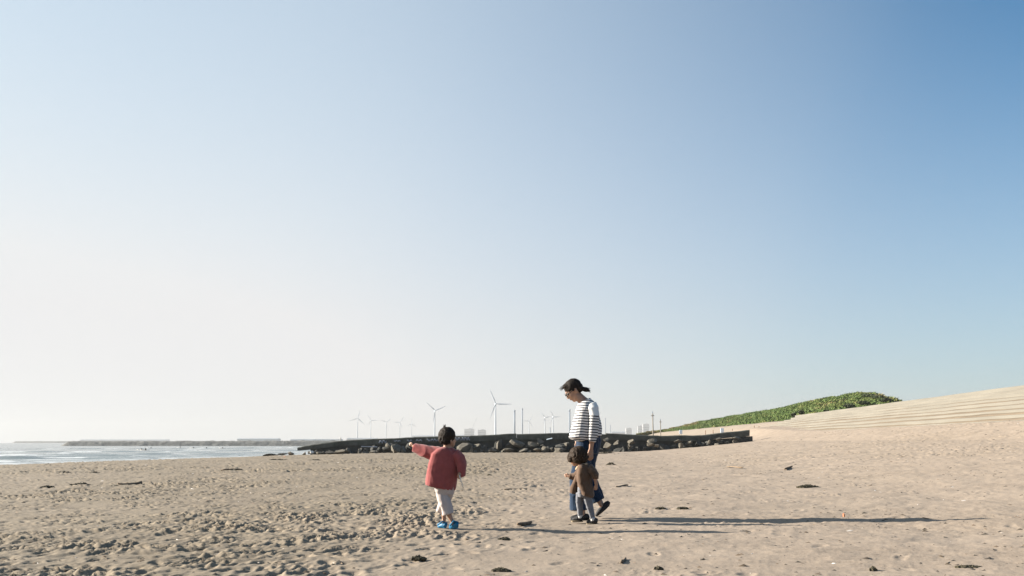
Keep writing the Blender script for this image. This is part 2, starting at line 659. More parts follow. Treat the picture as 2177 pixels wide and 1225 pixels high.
# air: pale haze over the whole scene
hz = MB()
hz.box((0, 0, 57.5), (12900, 12900, 125))
haze = hz.build('haze', None)
hm = bpy.data.materials.new('haze_air')
hm.use_nodes = True
hnt = hm.node_tree
for n in list(hnt.nodes):
    if n.type != 'OUTPUT_MATERIAL':
        hnt.nodes.remove(n)
pv = hnt.nodes.new('ShaderNodeVolumePrincipled')
pv.inputs['Color'].default_value = (0.47, 0.48, 0.49, 1)
pv.inputs['Density'].default_value = 0.0002
pv.inputs['Anisotropy'].default_value = 0.18
hnt.links.new(pv.outputs[0], [n for n in hnt.nodes if n.type == 'OUTPUT_MATERIAL'][0].inputs['Volume'])
haze.data.materials.append(hm)
props(haze, kind='stuff')

# ------------------------------------------------------------------ concrete groyne wall with its armour stones
def wall_y(x):
    return 94.0 + (90.0 - 94.0) * (x + 20.0) / 41.5


def on_wall(px, py, off=0.0):
    d = ray(px, py)
    y = 92.0
    for _ in range(8):
        y = wall_y(d.x * y) + off
    return Vector((d.x * y, y, CAM_H + d.z * y))


def build_wall():
    root = thing('groyne_wall', on_wall(1100, 962), 'long dark concrete wall of tilted sections crossing the beach behind the boy and woman', 'wall')
    base = root.location.copy()
    segs = [((632, 951.5, 958.5), (661, 945.6, 956.0)), ((661.3, 945.6, 956.0), (722, 937.6, 948.5)), ((722.4, 937.2, 948.3), (792, 933.6, 946)),
            ((792.4, 933.5, 946), (880, 929.8, 942.5)), ((880.4, 929.7, 942.5), (1000, 926.6, 939)), ((1000.4, 926.5, 939), (1098, 921.7, 934.5)),
            ((1098.5, 923.0, 935), (1192, 920.6, 934.3)), ((1192.4, 920.6, 934.3), (1288, 923.2, 936)), ((1288.6, 921.6, 935.4), (1400, 926.4, 937.5)),
            ((1400.4, 926.4, 937.5), (1490, 925.6, 938.2)), ((1491, 925.4, 936.5), (1594, 914.0, 927.2))]
    rng = random.Random(3)
    for k, (a, b) in enumerate(segs):
        n = 5
        fr = []
        th = 1.1
        top_b, top_f, bot_f, bot_b = [], [], [], []
        rings = []
        jig = rng.uniform(-0.03, 0.03)
        for i in range(n + 1):
            t = i / n
            px, yt, yb = (a[q] + (b[q] - a[q]) * t for q in range(3))
            T = on_wall(px, yt, jig)
            Bm = on_wall(px, yb, jig)
            T.z += rng.uniform(-0.02, 0.02)
            c = 0.07
            r = [Vector((Bm.x, Bm.y + 0.02, Bm.z)), Vector((T.x, T.y, T.z - c)), Vector((T.x, T.y + c, T.z)),
                 Vector((T.x, T.y + th - c, T.z)), Vector((T.x, T.y + th, T.z - c)), Vector((Bm.x, Bm.y + th, Bm.z))]
            rings.append([p - base for p in r])
        MB().rings(rings).build('wall_section', M['wall'], root)
        # recessed base below the section
        rings = []
        for i in range(n + 1):
            t = i / n
            px, yt, yb = (a[q] + (b[q] - a[q]) * t for q in range(3))
            px += (t - 0.5) * 2.4 if 0 < k < 10 else 0
            if k == 10:
                px = 1489 + (1561 - 1489) * t
                yb = 936.5 - 5.3 * t
            P = on_wall(px, yb, 0.22 + 0.03 * (k % 2))
            if k < 10:
                P.z += 0.08 + 0.05 * (k % 2)
            zb = float(base_z(np.array([P.x]), np.array([P.y]))[0]) - 0.6
            rings.append([p - base for p in (Vector((P.x, P.y, zb)), Vector((P.x, P.y, P.z)), Vector((P.x, P.y + 0.8, P.z)), Vector((P.x, P.y + 0.8, zb)))])
        if k == 10:
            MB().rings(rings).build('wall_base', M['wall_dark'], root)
            rings = []
            for px in (1560, 1580, 1600):
                P = on_wall(px, 927.6 + (1600 - px) * 0.03, 0.08)
                zb = float(base_z(np.array([P.x]), np.array([P.y]))[0]) - 0.6
                rings.append([p - base for p in (Vector((P.x, P.y, zb)), Vector((P.x, P.y, P.z)), Vector((P.x, P.y + 0.85, P.z)), Vector((P.x, P.y + 0.85, zb)))])
        if k > 0:
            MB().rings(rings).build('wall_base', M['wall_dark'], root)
    # worn paint scribbles on the sea-weathered face
    for k, (x0, x1, y0, y1, st) in enumerate([(805, 822, 936.5, 942.5, 3), (838, 852, 936.5, 939, 2), (866, 876, 935.5, 939, 2), (884, 898, 935, 938, 2),
                                              (908, 938, 933.5, 938, 4), (968, 980, 930, 936.5, 2), (981, 999, 929.5, 936.5, 4)]):
        mb = MB()
        for s in range(st):
            pts = []
            ph = rng.uniform(0, 6)
            for i in range(9):
                t = i / 8
                px = x0 + (x1 - x0) * (s + 0.9 * t) / st
                py = 0.5 * (y0 + y1) + 0.45 * (y1 - y0) * math.sin(ph + 6.5 * t + s)
                p = on_wall(px, py, -0.045) - base
                pts.append(p)
            mb.tube(pts, 0.045, 5)
        o = mb.build('paint_scribble', M['paint'], root)
    return root


build_wall()


def boulder(rng, s, cuts=9, sub=2):
    bm = bmesh.new()
    bmesh.ops.create_icosphere(bm, subdivisions=sub, radius=1.0)
    for _ in range(cuts):
        n = Vector((rng.gauss(0, 1), rng.gauss(0, 1), rng.gauss(0, 1))).normalized()
        d = rng.uniform(0.24, 0.72)
        for v in bm.verts:
            q = v.co.dot(n) - d
            if q > 0:
                v.co -= n * q
    for v in bm.verts:
        v.co = Vector((v.co.x * s[0], v.co.y * s[1], v.co.z * s[2])) * 1.32 * (1 + rng.uniform(-0.02, 0.02))
    me = bpy.data.meshes.new('boulder')
    bm.to_mesh(me)
    bm.free()
    return me


ROCKS = [  # px, py (centre), w, h px, tilt degrees, label, mesh kind
    (648, 960.5, 13, 5, 50, 'tilted slab rock leaning under the low seaward tip of the wall'),
    (682, 963, 14, 7, 0, 'rounded grey rock nearest the right of the white float by the wall tip'),
    (700, 963, 17, 5, 4, 'long flat rock lying on sand below the low seaward stretch of the wall'),
    (722, 962, 20, 6, 14, 'wedge shaped pale topped rock below the joint where the wall starts rising'),
    (739, 961, 6, 10, 0, 'narrow upright stone standing under the wall left of the pale cone stone'),
    (764, 962, 7, 10, 0, 'pale pointed cone shaped stone standing at the wall foot'),
    (775, 957, 14, 6, 8, 'flat topped rock just above and right of the pale cone stone'),
    (793, 962, 13, 8, 0, 'pale blocky rock on sand midway between cone stone and the boy'),
    (829, 949, 13, 12, 0, 'round dark rock high against the wall, left of the big leaning one'),
    (844, 950, 21, 15, -20, 'big leaning boulder against the wall left of the boy pointing hand'),
    (832, 962, 11, 6, 25, 'small pale wedge rock on sand below the big leaning boulder'),
    (857, 958, 13, 14, 35, 'yellowish upright rock right beside the boy pointing hand'),
    (906, 951, 14, 10, 0, 'dark rock behind the boy pink sleeve'),
    (988, 955, 23, 17, 0, 'large domed rock closest to the right of the boy head'),
    (1012, 949.5, 18, 9, 18, 'tan lozenge shaped rock perched high right of the domed rock'),
    (1009, 961, 9, 5, 25, 'small pale rock at sand level under the tan lozenge rock'),
    (1022, 961, 6, 6, 0, 'little pale upright stone at sand level below the tallest turbine'),
    (1061, 944, 17, 15, 30, 'tall bright edged boulder directly below the tallest wind turbine'),
    (1049, 958, 20, 8, 6, 'low brown rock under the tall boulder below the tallest turbine'),
    (1065, 961.5, 9, 4, 20, 'thin pale wedge stone on sand right of the low brown rock'),
    (1081, 955, 18, 7, 0, 'flat topped dark rock below the gap between tallest turbine and chimney'),
    (1100, 944, 25, 16, -12, 'biggest round boulder of the row, below the two tall chimneys'),
    (1109, 955.5, 20, 7, 14, 'long bright edged slab under the biggest round boulder'),
    (1130, 945, 21, 9, 0, 'smooth oval boulder tucked under the wall right of the biggest one'),
    (1123, 960.5, 8, 4, 10, 'small whitish stone at sand level below the oval boulder'),
    (1147, 939.5, 13, 8, 0, 'dim grey boulder wedged beneath the wall beam left of the woman'),
    (1144, 957.5, 18, 6, 0, 'low dark rock right of the small whitish stone'),
    (1159, 953, 19, 11, 38, 'steep slab rock leaning to the right, left of the pale corner block'),
    (1171, 955, 8, 10, 0, 'pale corner block rock standing left of the toddler head'),
    (1187, 955, 24, 9, 0, 'long dark block rock reaching towards the toddler head'),
    (1203, 945, 12, 8, 0, 'tan ended rock beside the woman right hand at wall height'),
    (1287, 936.5, 15, 8, 18, 'tan slab rock resting on top just right of the woman back'),
    (1292, 949, 13, 13, 25, 'tan upright rock on the sand right of the woman back'),
    (1311, 942, 14, 8, 0, 'dark rock between the tan upright rock and the capped stone'),
    (1342, 939.5, 15, 8, 10, 'slab rock capping an upright stone midway between woman and pole'),
    (1338, 949, 8, 10, 5, 'upright stone under the slab midway between woman and pole'),
    (1388, 938, 16, 7, 14, 'tilted slab rock directly below the tall utility pole'),
    (1380, 947, 16, 7, 12, 'grey rock on sand at the foot of the slab below the utility pole'),
    (1397, 948.5, 9, 10, 0, 'upright tan stone right below the tall utility pole'),
    (1443, 939, 18, 6, 14, 'tilted slab rock below the first white notice panel'),
    (1448, 947.5, 9, 8, 0, 'squat upright stone below the first white notice panel'),
    (1466, 940, 9, 6, 10, 'small pale rock right of the squat stone under the first notice panel'),
    (1508, 940.5, 6, 10, 0, 'thin upright stone under the wall between both notice panels'),
    (1524, 946, 9, 5, 0, 'low pale stone on sand in front of the upright end blocks'),
    (1528, 933.5, 8, 8, 0, 'square tan block stone right under the second white notice panel'),
    (1563, 939, 7, 8, 0, 'upright stone beneath the raised landward end of the wall'),
    (1562, 931.5, 18, 6, 4, 'flat slab rock wedged beneath the raised landward end of the wall'),
    (575, 965, 24, 5, 0, 'low spread dark rock on wet sand farthest seaward of the wall'),
    (599, 966.5, 20, 3.5, 0, 'flat pale rock on sand between the two dark rocks left of the wall'),
    (619, 962, 12, 8, 10, 'dark rock standing alone just left of the wall tip'),
]


MARKS = [(0, 'seaward wall tip'), (690, 'white float'), (742, 'upright stone under the low wall'), (768, 'pale cone stone'), (815, 'first paint scribble'), (858, 'boy pointing hand'), (905, 'boy sleeve'),
         (948, 'boy head'), (990, 'large domed rock'), (1025, 'square office block'), (1054, 'tallest turbine'), (1095, 'thick chimney'), (1125, 'turbine beyond the chimneys'),
         (1159, 'pale left turbine of the pair'), (1185, 'turbine nearest the woman'), (1212, 'chimney behind the striped shirt'), (1250, 'woman'), (1292, 'tan upright rock'), (1342, 'capped upright stone'),
         (1388, 'tall utility pole'), (1448, 'first notice panel'), (1508, 'thin upright stone')]
ORD = ['first', 'second', 'third', 'fourth', 'fifth', 'sixth']


def place_rocks():
    rng = random.Random(11)
    for (px, py, w, h, tilt, label) in ROCKS:
        off = -0.55 if py < 950 else -1.5
        if px > 1270:
            off = -0.6 if py < 941 else -1.6
        if px < 630:
            off = -1.0
        c = on_wall(px, py, off - rng.uniform(0, 0.25))
        k = c.y / F_PX
        sx, sz = w * k * 0.60, h * k * 0.66
        me = boulder(rng, (sx, 0.75 * sx + 0.2 * sz + 0.08, sz), 9)
        o = link('boulder', me, M['rock'])
        o.location = c
        gz = float(base_z(np.array([c.x]), np.array([c.y]))[0])
        if c.z - sz > gz + 0.05 and py >= 950:
            o.location.z = gz + sz * 0.7
        o.rotation_euler = (rng.uniform(-0.15, 0.15), -math.radians(tilt), rng.uniform(-0.5, 0.5))
        props(o, label, 'rock', 'armour stones along the concrete wall')
    # rocks packed in shade behind the front ones
    cnt = {}
    for i in range(58):
        px = 655 + i * 15.6 + rng.uniform(-4, 4)
        if 1560 < px:
            break
        P = on_wall(px, 950, rng.uniform(-0.75, -0.35))
        gz = float(base_z(np.array([P.x]), np.array([P.y]))[0])
        s = rng.uniform(0.28, 0.5) * (1.0 if 800 < px < 1280 else 0.72)
        me = boulder(rng, (s * rng.uniform(1.0, 1.5), s, s * rng.uniform(0.8, 1.1)), 8)
        o = link('boulder', me, M['rock_dark'])
        o.location = (P.x, P.y, gz + s * rng.uniform(0.3, 1.0))
        o.rotation_euler = (rng.uniform(-0.4, 0.4), rng.uniform(-0.5, 0.5), rng.uniform(0, 3))
        j = max(q for q in range(len(MARKS)) if MARKS[q][0] <= px)
        cnt[j] = cnt.get(j, 0) + 1
        props(o, 'dark shaded stone at wall foot, %s right of the %s' % (ORD[cnt[j] - 1], MARKS[j][1]), 'rock', 'dark stones in the shade of the wall')


place_rocks()


def plank(name, a, b, rad, mat, label, cat):
    c = (a + b) / 2
    o = MB().tube([a - c, b - c], rad, 6).build(name, M[mat])
    o.location = c
    return props(o, label, cat)


plank('pale_plank', on_wall(768, 949.5, -0.9), on_wall(802, 950.6, -0.8), 0.05, 'paint', 'pale bluish plank lying across dark rocks left of the boy hand', 'plank')
plank('white_pipe', on_wall(1162, 935, -0.35), on_wall(1174, 932.2, -0.4), 0.05, 'sign', 'short whitish pipe sticking out from the wall left of the woman', 'pipe')
o = link('float', boulder(random.Random(4), (0.14, 0.12, 0.12), 2), M['shell'])
o.location = on_wall(663, 962, -1.4)
props(o, 'small white float among rocks under the wall tip', 'float')

# ------------------------------------------------------------------ rubble breakwaters out in the water
def breakwater(name, label, pts, width, seed):
    """pts: x, y, top z"""
    rows = []
    for i in range(len(pts) - 1):
        (x0, y0, z0), (x1, y1, z1) = pts[i], pts[i + 1]
        n = max(2, int(math.hypot(x1 - x0, y1 - y0) / 1.6))
        for j in range(n):
            t = j / n
            rows.append((x0 + (x1 - x0) * t, y0 + (y1 - y0) * t, z0 + (z1 - z0) * t))
    A = np.array(rows)
    c = np.linspace(-1, 1, 15)
    prof = np.clip((1 - np.abs(c)) / 0.62, 0, 1)
    X = A[:, 0:1] + 0 * c[None]
    Y = A[:, 1:2] + c[None] * width
    Zb = -2.2
    Z = Zb + (A[:, 2:3] - Zb) * prof[None] + 0.45 * nz(X / 1.7, Y / 1.9, seed) * (prof[None] > 0) + 0.3 * nz(X / 0.9, Y / 0.8, seed + 1)
    V = np.stack([X, Y, Z], -1)
    org = np.array([A[:, 0].mean(), A[:, 1].mean(), SEA_Z])
    V = (V - org).reshape(-1, 3)
    n, m = X.shape
    i = np.arange(n - 1)[:, None] * m + np.arange(m - 1)[None]
    Q = np.stack([i, i + m, i + m + 1, i + 1], -1).reshape(-1, 4)
    o = link(name, mesh_np(name, V, Q, False), M['mound'])
    o.location = org
    return props(o, label, 'breakwater')


breakwater('breakwater', 'long dark rubble breakwater crossing the water behind the surf',
           [(-216, 482, -1.2), (-211, 482, 1.35), (-60, 474, 1.6), (20, 470, 1.6)], 7, 5)
breakwater('breakwater', 'faint pale breakwater farthest out at the left edge of the sea',
           [(-1330, 2680, -1.0), (-1318, 2680, 4.2), (-1050, 2660, 4.2), (-800, 2660, 3.6)], 14, 8)


def shed(name, x0, x1, ytop, d, label, cat='warehouse', dep=40.0, mat='shed', zb=-0.5):
    a, b = at(x0, ytop, d), at(x1, ytop, d)
    c = (a + b) / 2
    root = thing(name, (c.x, d + dep / 2, zb), label, cat)
    h = a.z - zb
    w = (b - a).length
    rise = 0.15 * h
    MB().box((0, 0, (h - rise) / 2), (w, dep, h - rise)).build('wall', M[mat], root)
    mb = MB()
    z0 = h - rise + 0.003
    mb.rings([[Vector((-w / 2 - 0.3, y, z)) for y, z in ((-dep / 2 - 0.4, z0), (-dep / 2 - 0.4, z0 + 0.3 * rise), (0, h), (dep / 2 + 0.4, z0 + 0.3 * rise), (dep / 2 + 0.4, z0))],
              [Vector((w / 2 + 0.3, y, z)) for y, z in ((-dep / 2 - 0.4, z0), (-dep / 2 - 0.4, z0 + 0.3 * rise), (0, h), (dep / 2 + 0.4, z0 + 0.3 * rise), (dep / 2 + 0.4, z0))]])
    mb.build('roof', M['chimney'], root)
    return root


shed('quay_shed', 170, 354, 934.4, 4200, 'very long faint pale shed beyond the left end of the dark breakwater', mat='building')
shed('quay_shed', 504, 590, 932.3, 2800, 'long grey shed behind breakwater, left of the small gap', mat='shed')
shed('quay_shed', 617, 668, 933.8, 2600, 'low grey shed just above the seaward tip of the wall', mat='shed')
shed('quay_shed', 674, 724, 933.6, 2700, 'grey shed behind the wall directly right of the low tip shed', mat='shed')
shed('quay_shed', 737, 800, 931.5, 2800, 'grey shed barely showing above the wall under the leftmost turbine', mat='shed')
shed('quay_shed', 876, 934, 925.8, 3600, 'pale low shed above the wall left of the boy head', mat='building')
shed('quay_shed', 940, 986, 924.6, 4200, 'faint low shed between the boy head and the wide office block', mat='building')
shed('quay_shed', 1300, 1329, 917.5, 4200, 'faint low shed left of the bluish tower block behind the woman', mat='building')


def office(x0, x1, ytop, d, label, floors=5):
    a, b = at(x0, ytop, d), at(x1, ytop, d)
    c = (a + b) / 2
    h, w, dep = a.z, (b - a).length, (b - a).length * 0.7
    root = thing('office_block', (c.x, d + dep / 2, 0), label, 'building')
    MB().box((0, 0, h / 2), (w, dep, h)).build('wall', M['building'], root)
    for i in range(floors):
        z = h * (0.30 + 0.62 * i / floors)
        MB().box((0, -dep / 2 - 0.05, z), (w * 0.92, 0.3, h * 0.28 / floors)).build('window', M['glass'], root)
    MB().box((w * 0.1, 0, h + 1.2), (w * 0.3, dep * 0.4, 2.4)).build('roof_house', M['building'], root)
    return root


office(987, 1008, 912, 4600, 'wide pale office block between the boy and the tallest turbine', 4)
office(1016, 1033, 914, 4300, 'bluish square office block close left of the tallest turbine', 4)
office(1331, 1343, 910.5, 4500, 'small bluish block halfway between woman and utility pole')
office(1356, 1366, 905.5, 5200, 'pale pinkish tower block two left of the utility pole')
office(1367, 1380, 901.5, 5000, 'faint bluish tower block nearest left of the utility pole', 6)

# ------------------------------------------------------------------ wind turbines and chimneys
def turbine(px, py, d, angs, blen, label, yaw=14):
    hub = at(px, py, d)
    H = hub.z
    root = thing('wind_turbine', (hub.x, d, 0), label, 'wind turbine', 'white wind turbines on the far shore', math.radians(yaw))
    s = H / 80.0
    rings = []
    for t in np.linspace(0, 1, 9):
        r = (2.35 - 1.15 * t) * s
        rings.append([Vector((r * math.cos(a), r * math.sin(a), t * (H - 1.6 * s))) for a in np.linspace(0, 2 * math.pi, 14, endpoint=False)])
    MB().rings(rings).build('tower', M['turbine'], root, True)
    bevel(MB().box((0, 2.2 * s, H), (3.4 * s, 9.5 * s, 3.4 * s)).build('nacelle', M['turbine'], root), 0.7 * s, 2)
    rings = []
    for y, r in ((-2.5, 1.5), (-3.6, 1.75), (-4.8, 1.3), (-5.6, 0.5)):
        rings.append([Vector((r * s * math.cos(a), y * s, H + r * s * math.sin(a))) for a in np.linspace(0, 2 * math.pi, 12, endpoint=False)])
    MB().rings(rings).build('hub', M['turbine'], root, True)
    L = blen * d / F_PX
    for ang in angs:
        a = math.radians(ang)
        u = Vector((math.cos(a), 0, math.sin(a)))
        v = Vector((-math.sin(a), 0, math.cos(a)))
        y = Vector((0, 1, 0))
        rings = []
        for t, ch, thk, tw in ((0.0, 1.2, 1.2, 0), (0.06, 1.4, 1.2, 20), (0.2, 3.0, 0.75, 22), (0.5, 1.9, 0.4, 12), (0.85, 1.0, 0.2, 4), (1.0, 0.35, 0.08, 0)):
            tw = math.radians(tw)
            cv = v * math.cos(tw) + y * math.sin(tw)
            cy = y * math.cos(tw) - v * math.sin(tw)
            c = Vector((0, -4.2 * s, H)) + u * (1.2 * s + t * L)
            rings.append([c + cv * (ch * s * (math.cos(q) * 0.55 - 0.12)) + cy * (thk * s * 0.55 * math.sin(q)) for q in np.linspace(0, 2 * math.pi, 8, endpoint=False)])
        MB().rings(rings).build('blade', M['turbine'], root, True)
    return root


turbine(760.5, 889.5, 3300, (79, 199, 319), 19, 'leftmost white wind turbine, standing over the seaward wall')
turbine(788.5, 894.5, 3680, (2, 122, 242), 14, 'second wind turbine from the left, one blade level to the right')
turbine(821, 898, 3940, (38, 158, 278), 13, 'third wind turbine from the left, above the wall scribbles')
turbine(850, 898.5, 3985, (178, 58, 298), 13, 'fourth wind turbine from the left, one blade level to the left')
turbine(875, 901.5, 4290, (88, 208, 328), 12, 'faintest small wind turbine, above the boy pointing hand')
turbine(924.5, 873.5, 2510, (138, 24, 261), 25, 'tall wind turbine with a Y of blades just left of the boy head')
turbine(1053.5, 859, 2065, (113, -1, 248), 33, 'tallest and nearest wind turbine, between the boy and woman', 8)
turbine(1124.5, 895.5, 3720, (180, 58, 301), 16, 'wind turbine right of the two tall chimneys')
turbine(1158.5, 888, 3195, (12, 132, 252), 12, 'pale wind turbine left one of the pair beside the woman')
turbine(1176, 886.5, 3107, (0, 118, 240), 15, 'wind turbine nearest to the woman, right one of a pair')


def chimney(px, ytop, w, d, label, cat='chimney', name='chimney'):
    t = at(px, ytop, d)
    r = 0.5 * w * d / F_PX
    root = thing(name, (t.x, d, 0), label, cat)
    MB().rings([[Vector((q * math.cos(a), q * math.sin(a), z)) for a in np.linspace(0, 2 * math.pi, 12, endpoint=False)]
                for q, z in ((r * 1.1, 0), (r, t.z * 0.5), (r * 0.9, t.z))]).build('shaft', M['chimney'], root, True)
    MB().rings([[Vector((q * math.cos(a), q * math.sin(a), z)) for a in np.linspace(0, 2 * math.pi, 12, endpoint=False)]
                for q, z in ((r * 1.05, t.z - 2.5 * r), (r * 1.12, t.z + 0.3))]).build('rim', M['chimney'], root, True)
    return root


chimney(1094, 872, 3.6, 1700, 'thick grey chimney, left of the tall pair behind the wall')
chimney(1110.5, 868.5, 2.6, 1800, 'slender tall chimney, right of the pair behind the wall')
chimney(1211, 871, 3.4, 1800, 'tall chimney half hidden by the front of the striped shirt')
chimney(1287, 889, 1.8, 2600, 'thin pale mast chimney just right of the woman back')
chimney(1297.5, 904, 1.6, 2600, 'short faint chimney right of the thin mast behind the woman')
chimney(1169.5, 909, 1.8, 1300, 'short dark mast between the pair of turbines beside the woman', 'mast', 'mast')


def crane():
    b = at(1003, 914, 4500)
    root = thing('crane', (b.x, 4500, 0), 'faint slanting crane boom above the wide pale office block', 'crane')
    tip = at(1013, 889, 4500) - root.location
    bz = b.z
    MB().box((0, 0, bz / 2), (4, 4, bz)).build('mast', M['chimney'], root)
    MB().tube([(0, 0, bz), tip], [1.1, 0.7], 4).build('boom', M['chimney'], root)
    MB().tube([tip, (tip.x, tip.y, tip.z - 14)], 0.25, 4).build('cable', M['chimney'], root)


crane()


def utility_pole(px, ytop, d, w, label):
    t = at(px, ytop, d)
    z0 = float(base_z(np.array([t.x]), np.array([d]))[0])
    root = thing('utility_pole', (t.x, d, z0 - 0.3), label, 'pole')
    h = t.z - z0 + 0.3
    r = 0.5 * w * d / F_PX
    MB().tube([(0, 0, 0), (0, 0, h)], [r * 1.15, r * 0.85], 8).build('post', M['pole'], root, True)
    MB().box((0.0, 0, h * 0.93), (r * 5, r * 1.1, r * 1.2)).build('crossarm', M['pole'], root)
    MB().tube([(0, 0, h + 0.002), (0, 0, h + r * 3)], r * 0.7, 6).build('cap', M['chimney'], root)


utility_pole(1387.5, 879, 160, 2.6, 'tall weathered utility pole behind the wall right of the woman')
utility_pole(1404, 894, 220, 2.0, 'shorter thin utility pole right behind the tall one')

# ------------------------------------------------------------------ stepped sea bank, pale slope, rail
TOP_U, TOP_Z, ST_H, ST_D = 26.2, 4.25, 0.3, 0.9
ST_Y0, ST_Y1 = 12.0, 128.0


def build_steps():
    root = thing('stepped_bank', (TOP_U, ST_Y0, 0), 'wide stepped concrete sea bank rising at the right above the sand', 'sea bank')
    org = Vector((TOP_U, ST_Y0, 0))
    ys = np.concatenate([np.arange(ST_Y0, 60, 1.2), np.linspace(60, ST_Y1, 34)])
    for k in range(10):
        z = TOP_Z - ST_H * k
        u0 = TOP_U - ST_D * k if k else TOP_U - 0.35
        u1 = u0 + ST_D if k > 1 else (TOP_U + 0.0 if k == 1 else TOP_U + 14)
        if k == 1:
            u0, u1 = TOP_U - ST_D, TOP_U - 0.352
        rings = []
        for i, y in enumerate(ys):
            w = 0.006 * math.sin(y * 0.9 + k) + 0.008 * math.sin(y * 0.31 + 2 * k)
            x0, x1 = u0 + 0.08 * y, u1 + 0.08 * y
            drift = 0.0
            rings.append([Vector((x0, y, 0.2)) - org, Vector((x0, y, z - 0.03 + w)) - org, Vector((x0 + 0.04, y, z + w)) - org,
                          Vector((x1 - 0.003, y, z + w + drift)) - org, Vector((x1 - 0.003, y, 0.2)) - org])
        MB().rings(rings).build('step' if k else 'top_kerb', M['step'], root)
        if k >= 2:                                        # sand blown against the riser above
            rings = []
            for i, y in enumerate(ys):
                amt = 0.55 + 0.10 * math.sin(y * 0.11 + 2.1 * k) + 0.06 * math.sin(y * 0.37 + k) + 0.04 * math.sin(y * 1.3 + 3 * k)
                amt *= 0.35 + 0.65 * min(1, k / 5)
                zt = z + 0.26 * max(0.12, min(1, amt))
                w_ = 0.05 + 0.62 * max(0.15, min(1, amt))
                xr = u0 + ST_D + 0.08 * y - 0.006
                rings.append([Vector((xr - w_, y, z - 0.02)) - org, Vector((xr - w_ * 0.5, y, z + (zt - z) * 0.62)) - org,
                              Vector((xr, y, zt)) - org, Vector((xr, y, z - 0.02)) - org])
            MB().rings(rings).build('sand_drift', M['drift_sand'], root)


build_steps()


def build_slope():
    ys = np.linspace(ST_Y1 - 1.0, 340, 90)
    c = np.linspace(0, 1, 9)
    Y = ys[:, None] + 0 * c[None]
    Xt = 31.3 + 0.04 * Y
    X = Xt - 9.5 * (1 - c[None])
    Z = 0.9 + 2.86 * c[None] ** 0.9 + 0.06 * nz(X * 0.5, Y * 0.12, 120)
    X2 = np.concatenate([X, Xt[:, -1:] + 25], 1)
    Y2 = np.concatenate([Y, Y[:, -1:]], 1)
    Z2 = np.concatenate([Z, Z[:, -1:] * 0 + 3.7], 1)
    V = np.stack([X2, Y2, Z2], -1).reshape(-1, 3)
    n, m = X2.shape
    i = np.arange(n - 1)[:, None] * m + np.arange(m - 1)[None]
    Q = np.stack([i, i + m, i + m + 1, i + 1], -1).reshape(-1, 4)
    props(link('sand_slope', mesh_np('sand_slope', V, Q[:, ::-1]), M['slope']), kind='structure')


build_slope()


def build_rail():
    a, b = at(1697, 887.5, 127.5), at(1588, 930.5, 126)
    root = thing('handrail', b, 'rusty sloping handrail beside the end of the stepped bank', 'handrail')
    A = a - b
    sag = [A * t + Vector((0, 0, -0.10 * math.sin(math.pi * t))) for t in (0, 0.25, 0.5, 0.75, 1)]
    MB().tube(sag, 0.06, 6).build('rail', M['rust'], root, True)
    for px, y0, y1 in ((1613.5, 906.5, 930), (1651.5, 904.5, 926), (1688, 889.5, 897)):
        p, q = at(px, y0, 126.5) - b, at(px + 1.5, y1, 126.5) - b
        MB().tube([q, p], 0.055, 6).build('post', M['rust'], root, True)


build_rail()


def notice(px, y0, y1, w, d, label):
    t, q = at(px, y0, d), at(px, y1, d)
    root = thing('notice_panel', (q.x, d, q.z - 0.6), label, 'sign')
    h = t.z - q.z
    k = d / F_PX
    bevel(MB().box((0, 0, 0.6 + h / 2), (w * k, 0.08, h)).build('panel', M['sign'], root), 0.02)
    for s in (-1, 1):
        MB().tube([(s * w * k * 0.3, 0.07, 0), (s * w * k * 0.3, 0.07, 0.6 + h * 0.8)], 0.03, 6).build('leg', M['pole'], root)


notice(1447.5, 914.5, 923, 6.5, 140, 'left pale bluish notice panel behind the wall below the grassy dune')
notice(1535.5, 910.5, 920.5, 7, 135, 'right pale bluish notice panel behind the wall nearer the handrail')
for px, y0, lab in ((1500, 915, 'thin rusty stake midway between the two notice panels'), (1516, 914, 'thin rusty stake just left of the right notice panel'),
                    (1557, 912, 'thin rusty stake right of the right notice panel'), (1603.5, 905, 'thin rusty stake close left of the handrail posts')):
    t = at(px, y0, 137)
    plank('stake', Vector((t.x, t.y, t.z - 1.3)), t, 0.04, 'rust', lab, 'stake')

# ------------------------------------------------------------------ grassy dune
DK = [(1350, 924, 300), (1382, 918.5, 300), (1400, 919, 292), (1425, 913.5, 285), (1470, 903, 270), (1500, 897.5, 260), (1540, 890.5, 248), (1570, 886, 240), (1640, 875, 224), (1700, 865, 210),
      (1745, 855, 198), (1780, 847, 190), (1810, 841.5, 183), (1840, 838.5, 177), (1862, 840, 172), (1880, 845, 168), (1905, 853.5, 163), (1935, 866, 157), (1990, 890, 148)]
DP = np.array([tuple(at(*p)) for p in DK])
DT = np.concatenate([[0], np.cumsum(np.hypot(np.diff(DP[:, 0]), np.diff(DP[:, 1])))])


def dune_pt(s, t):
    """s along the ridge in metres, t across: 0 foot, 1 ridge, 2 behind"""
    rx, ry, rz = (np.interp(s, DT, DP[:, i]) for i in range(3))
    fx = 32.3 + 0.04 * ry
    fz = 3.74
    x = fx + (rx - fx) * np.minimum(t, 1) + 8 * np.maximum(t - 1, 0)
    q = np.minimum(t, 1)
    z = fz + (rz - fz) * (0.45 * q + 0.55 * np.sin(q * math.pi / 2) ** 1.5) - np.maximum(t - 1, 0) * (rz - 2)
    z = z + (0.22 * nz(s * 0.18, x * 0.22, 130) + 0.10 * nz(s * 0.5, x * 0.6, 131)) * np.minimum(1, t * 4)
    return x, ry, z


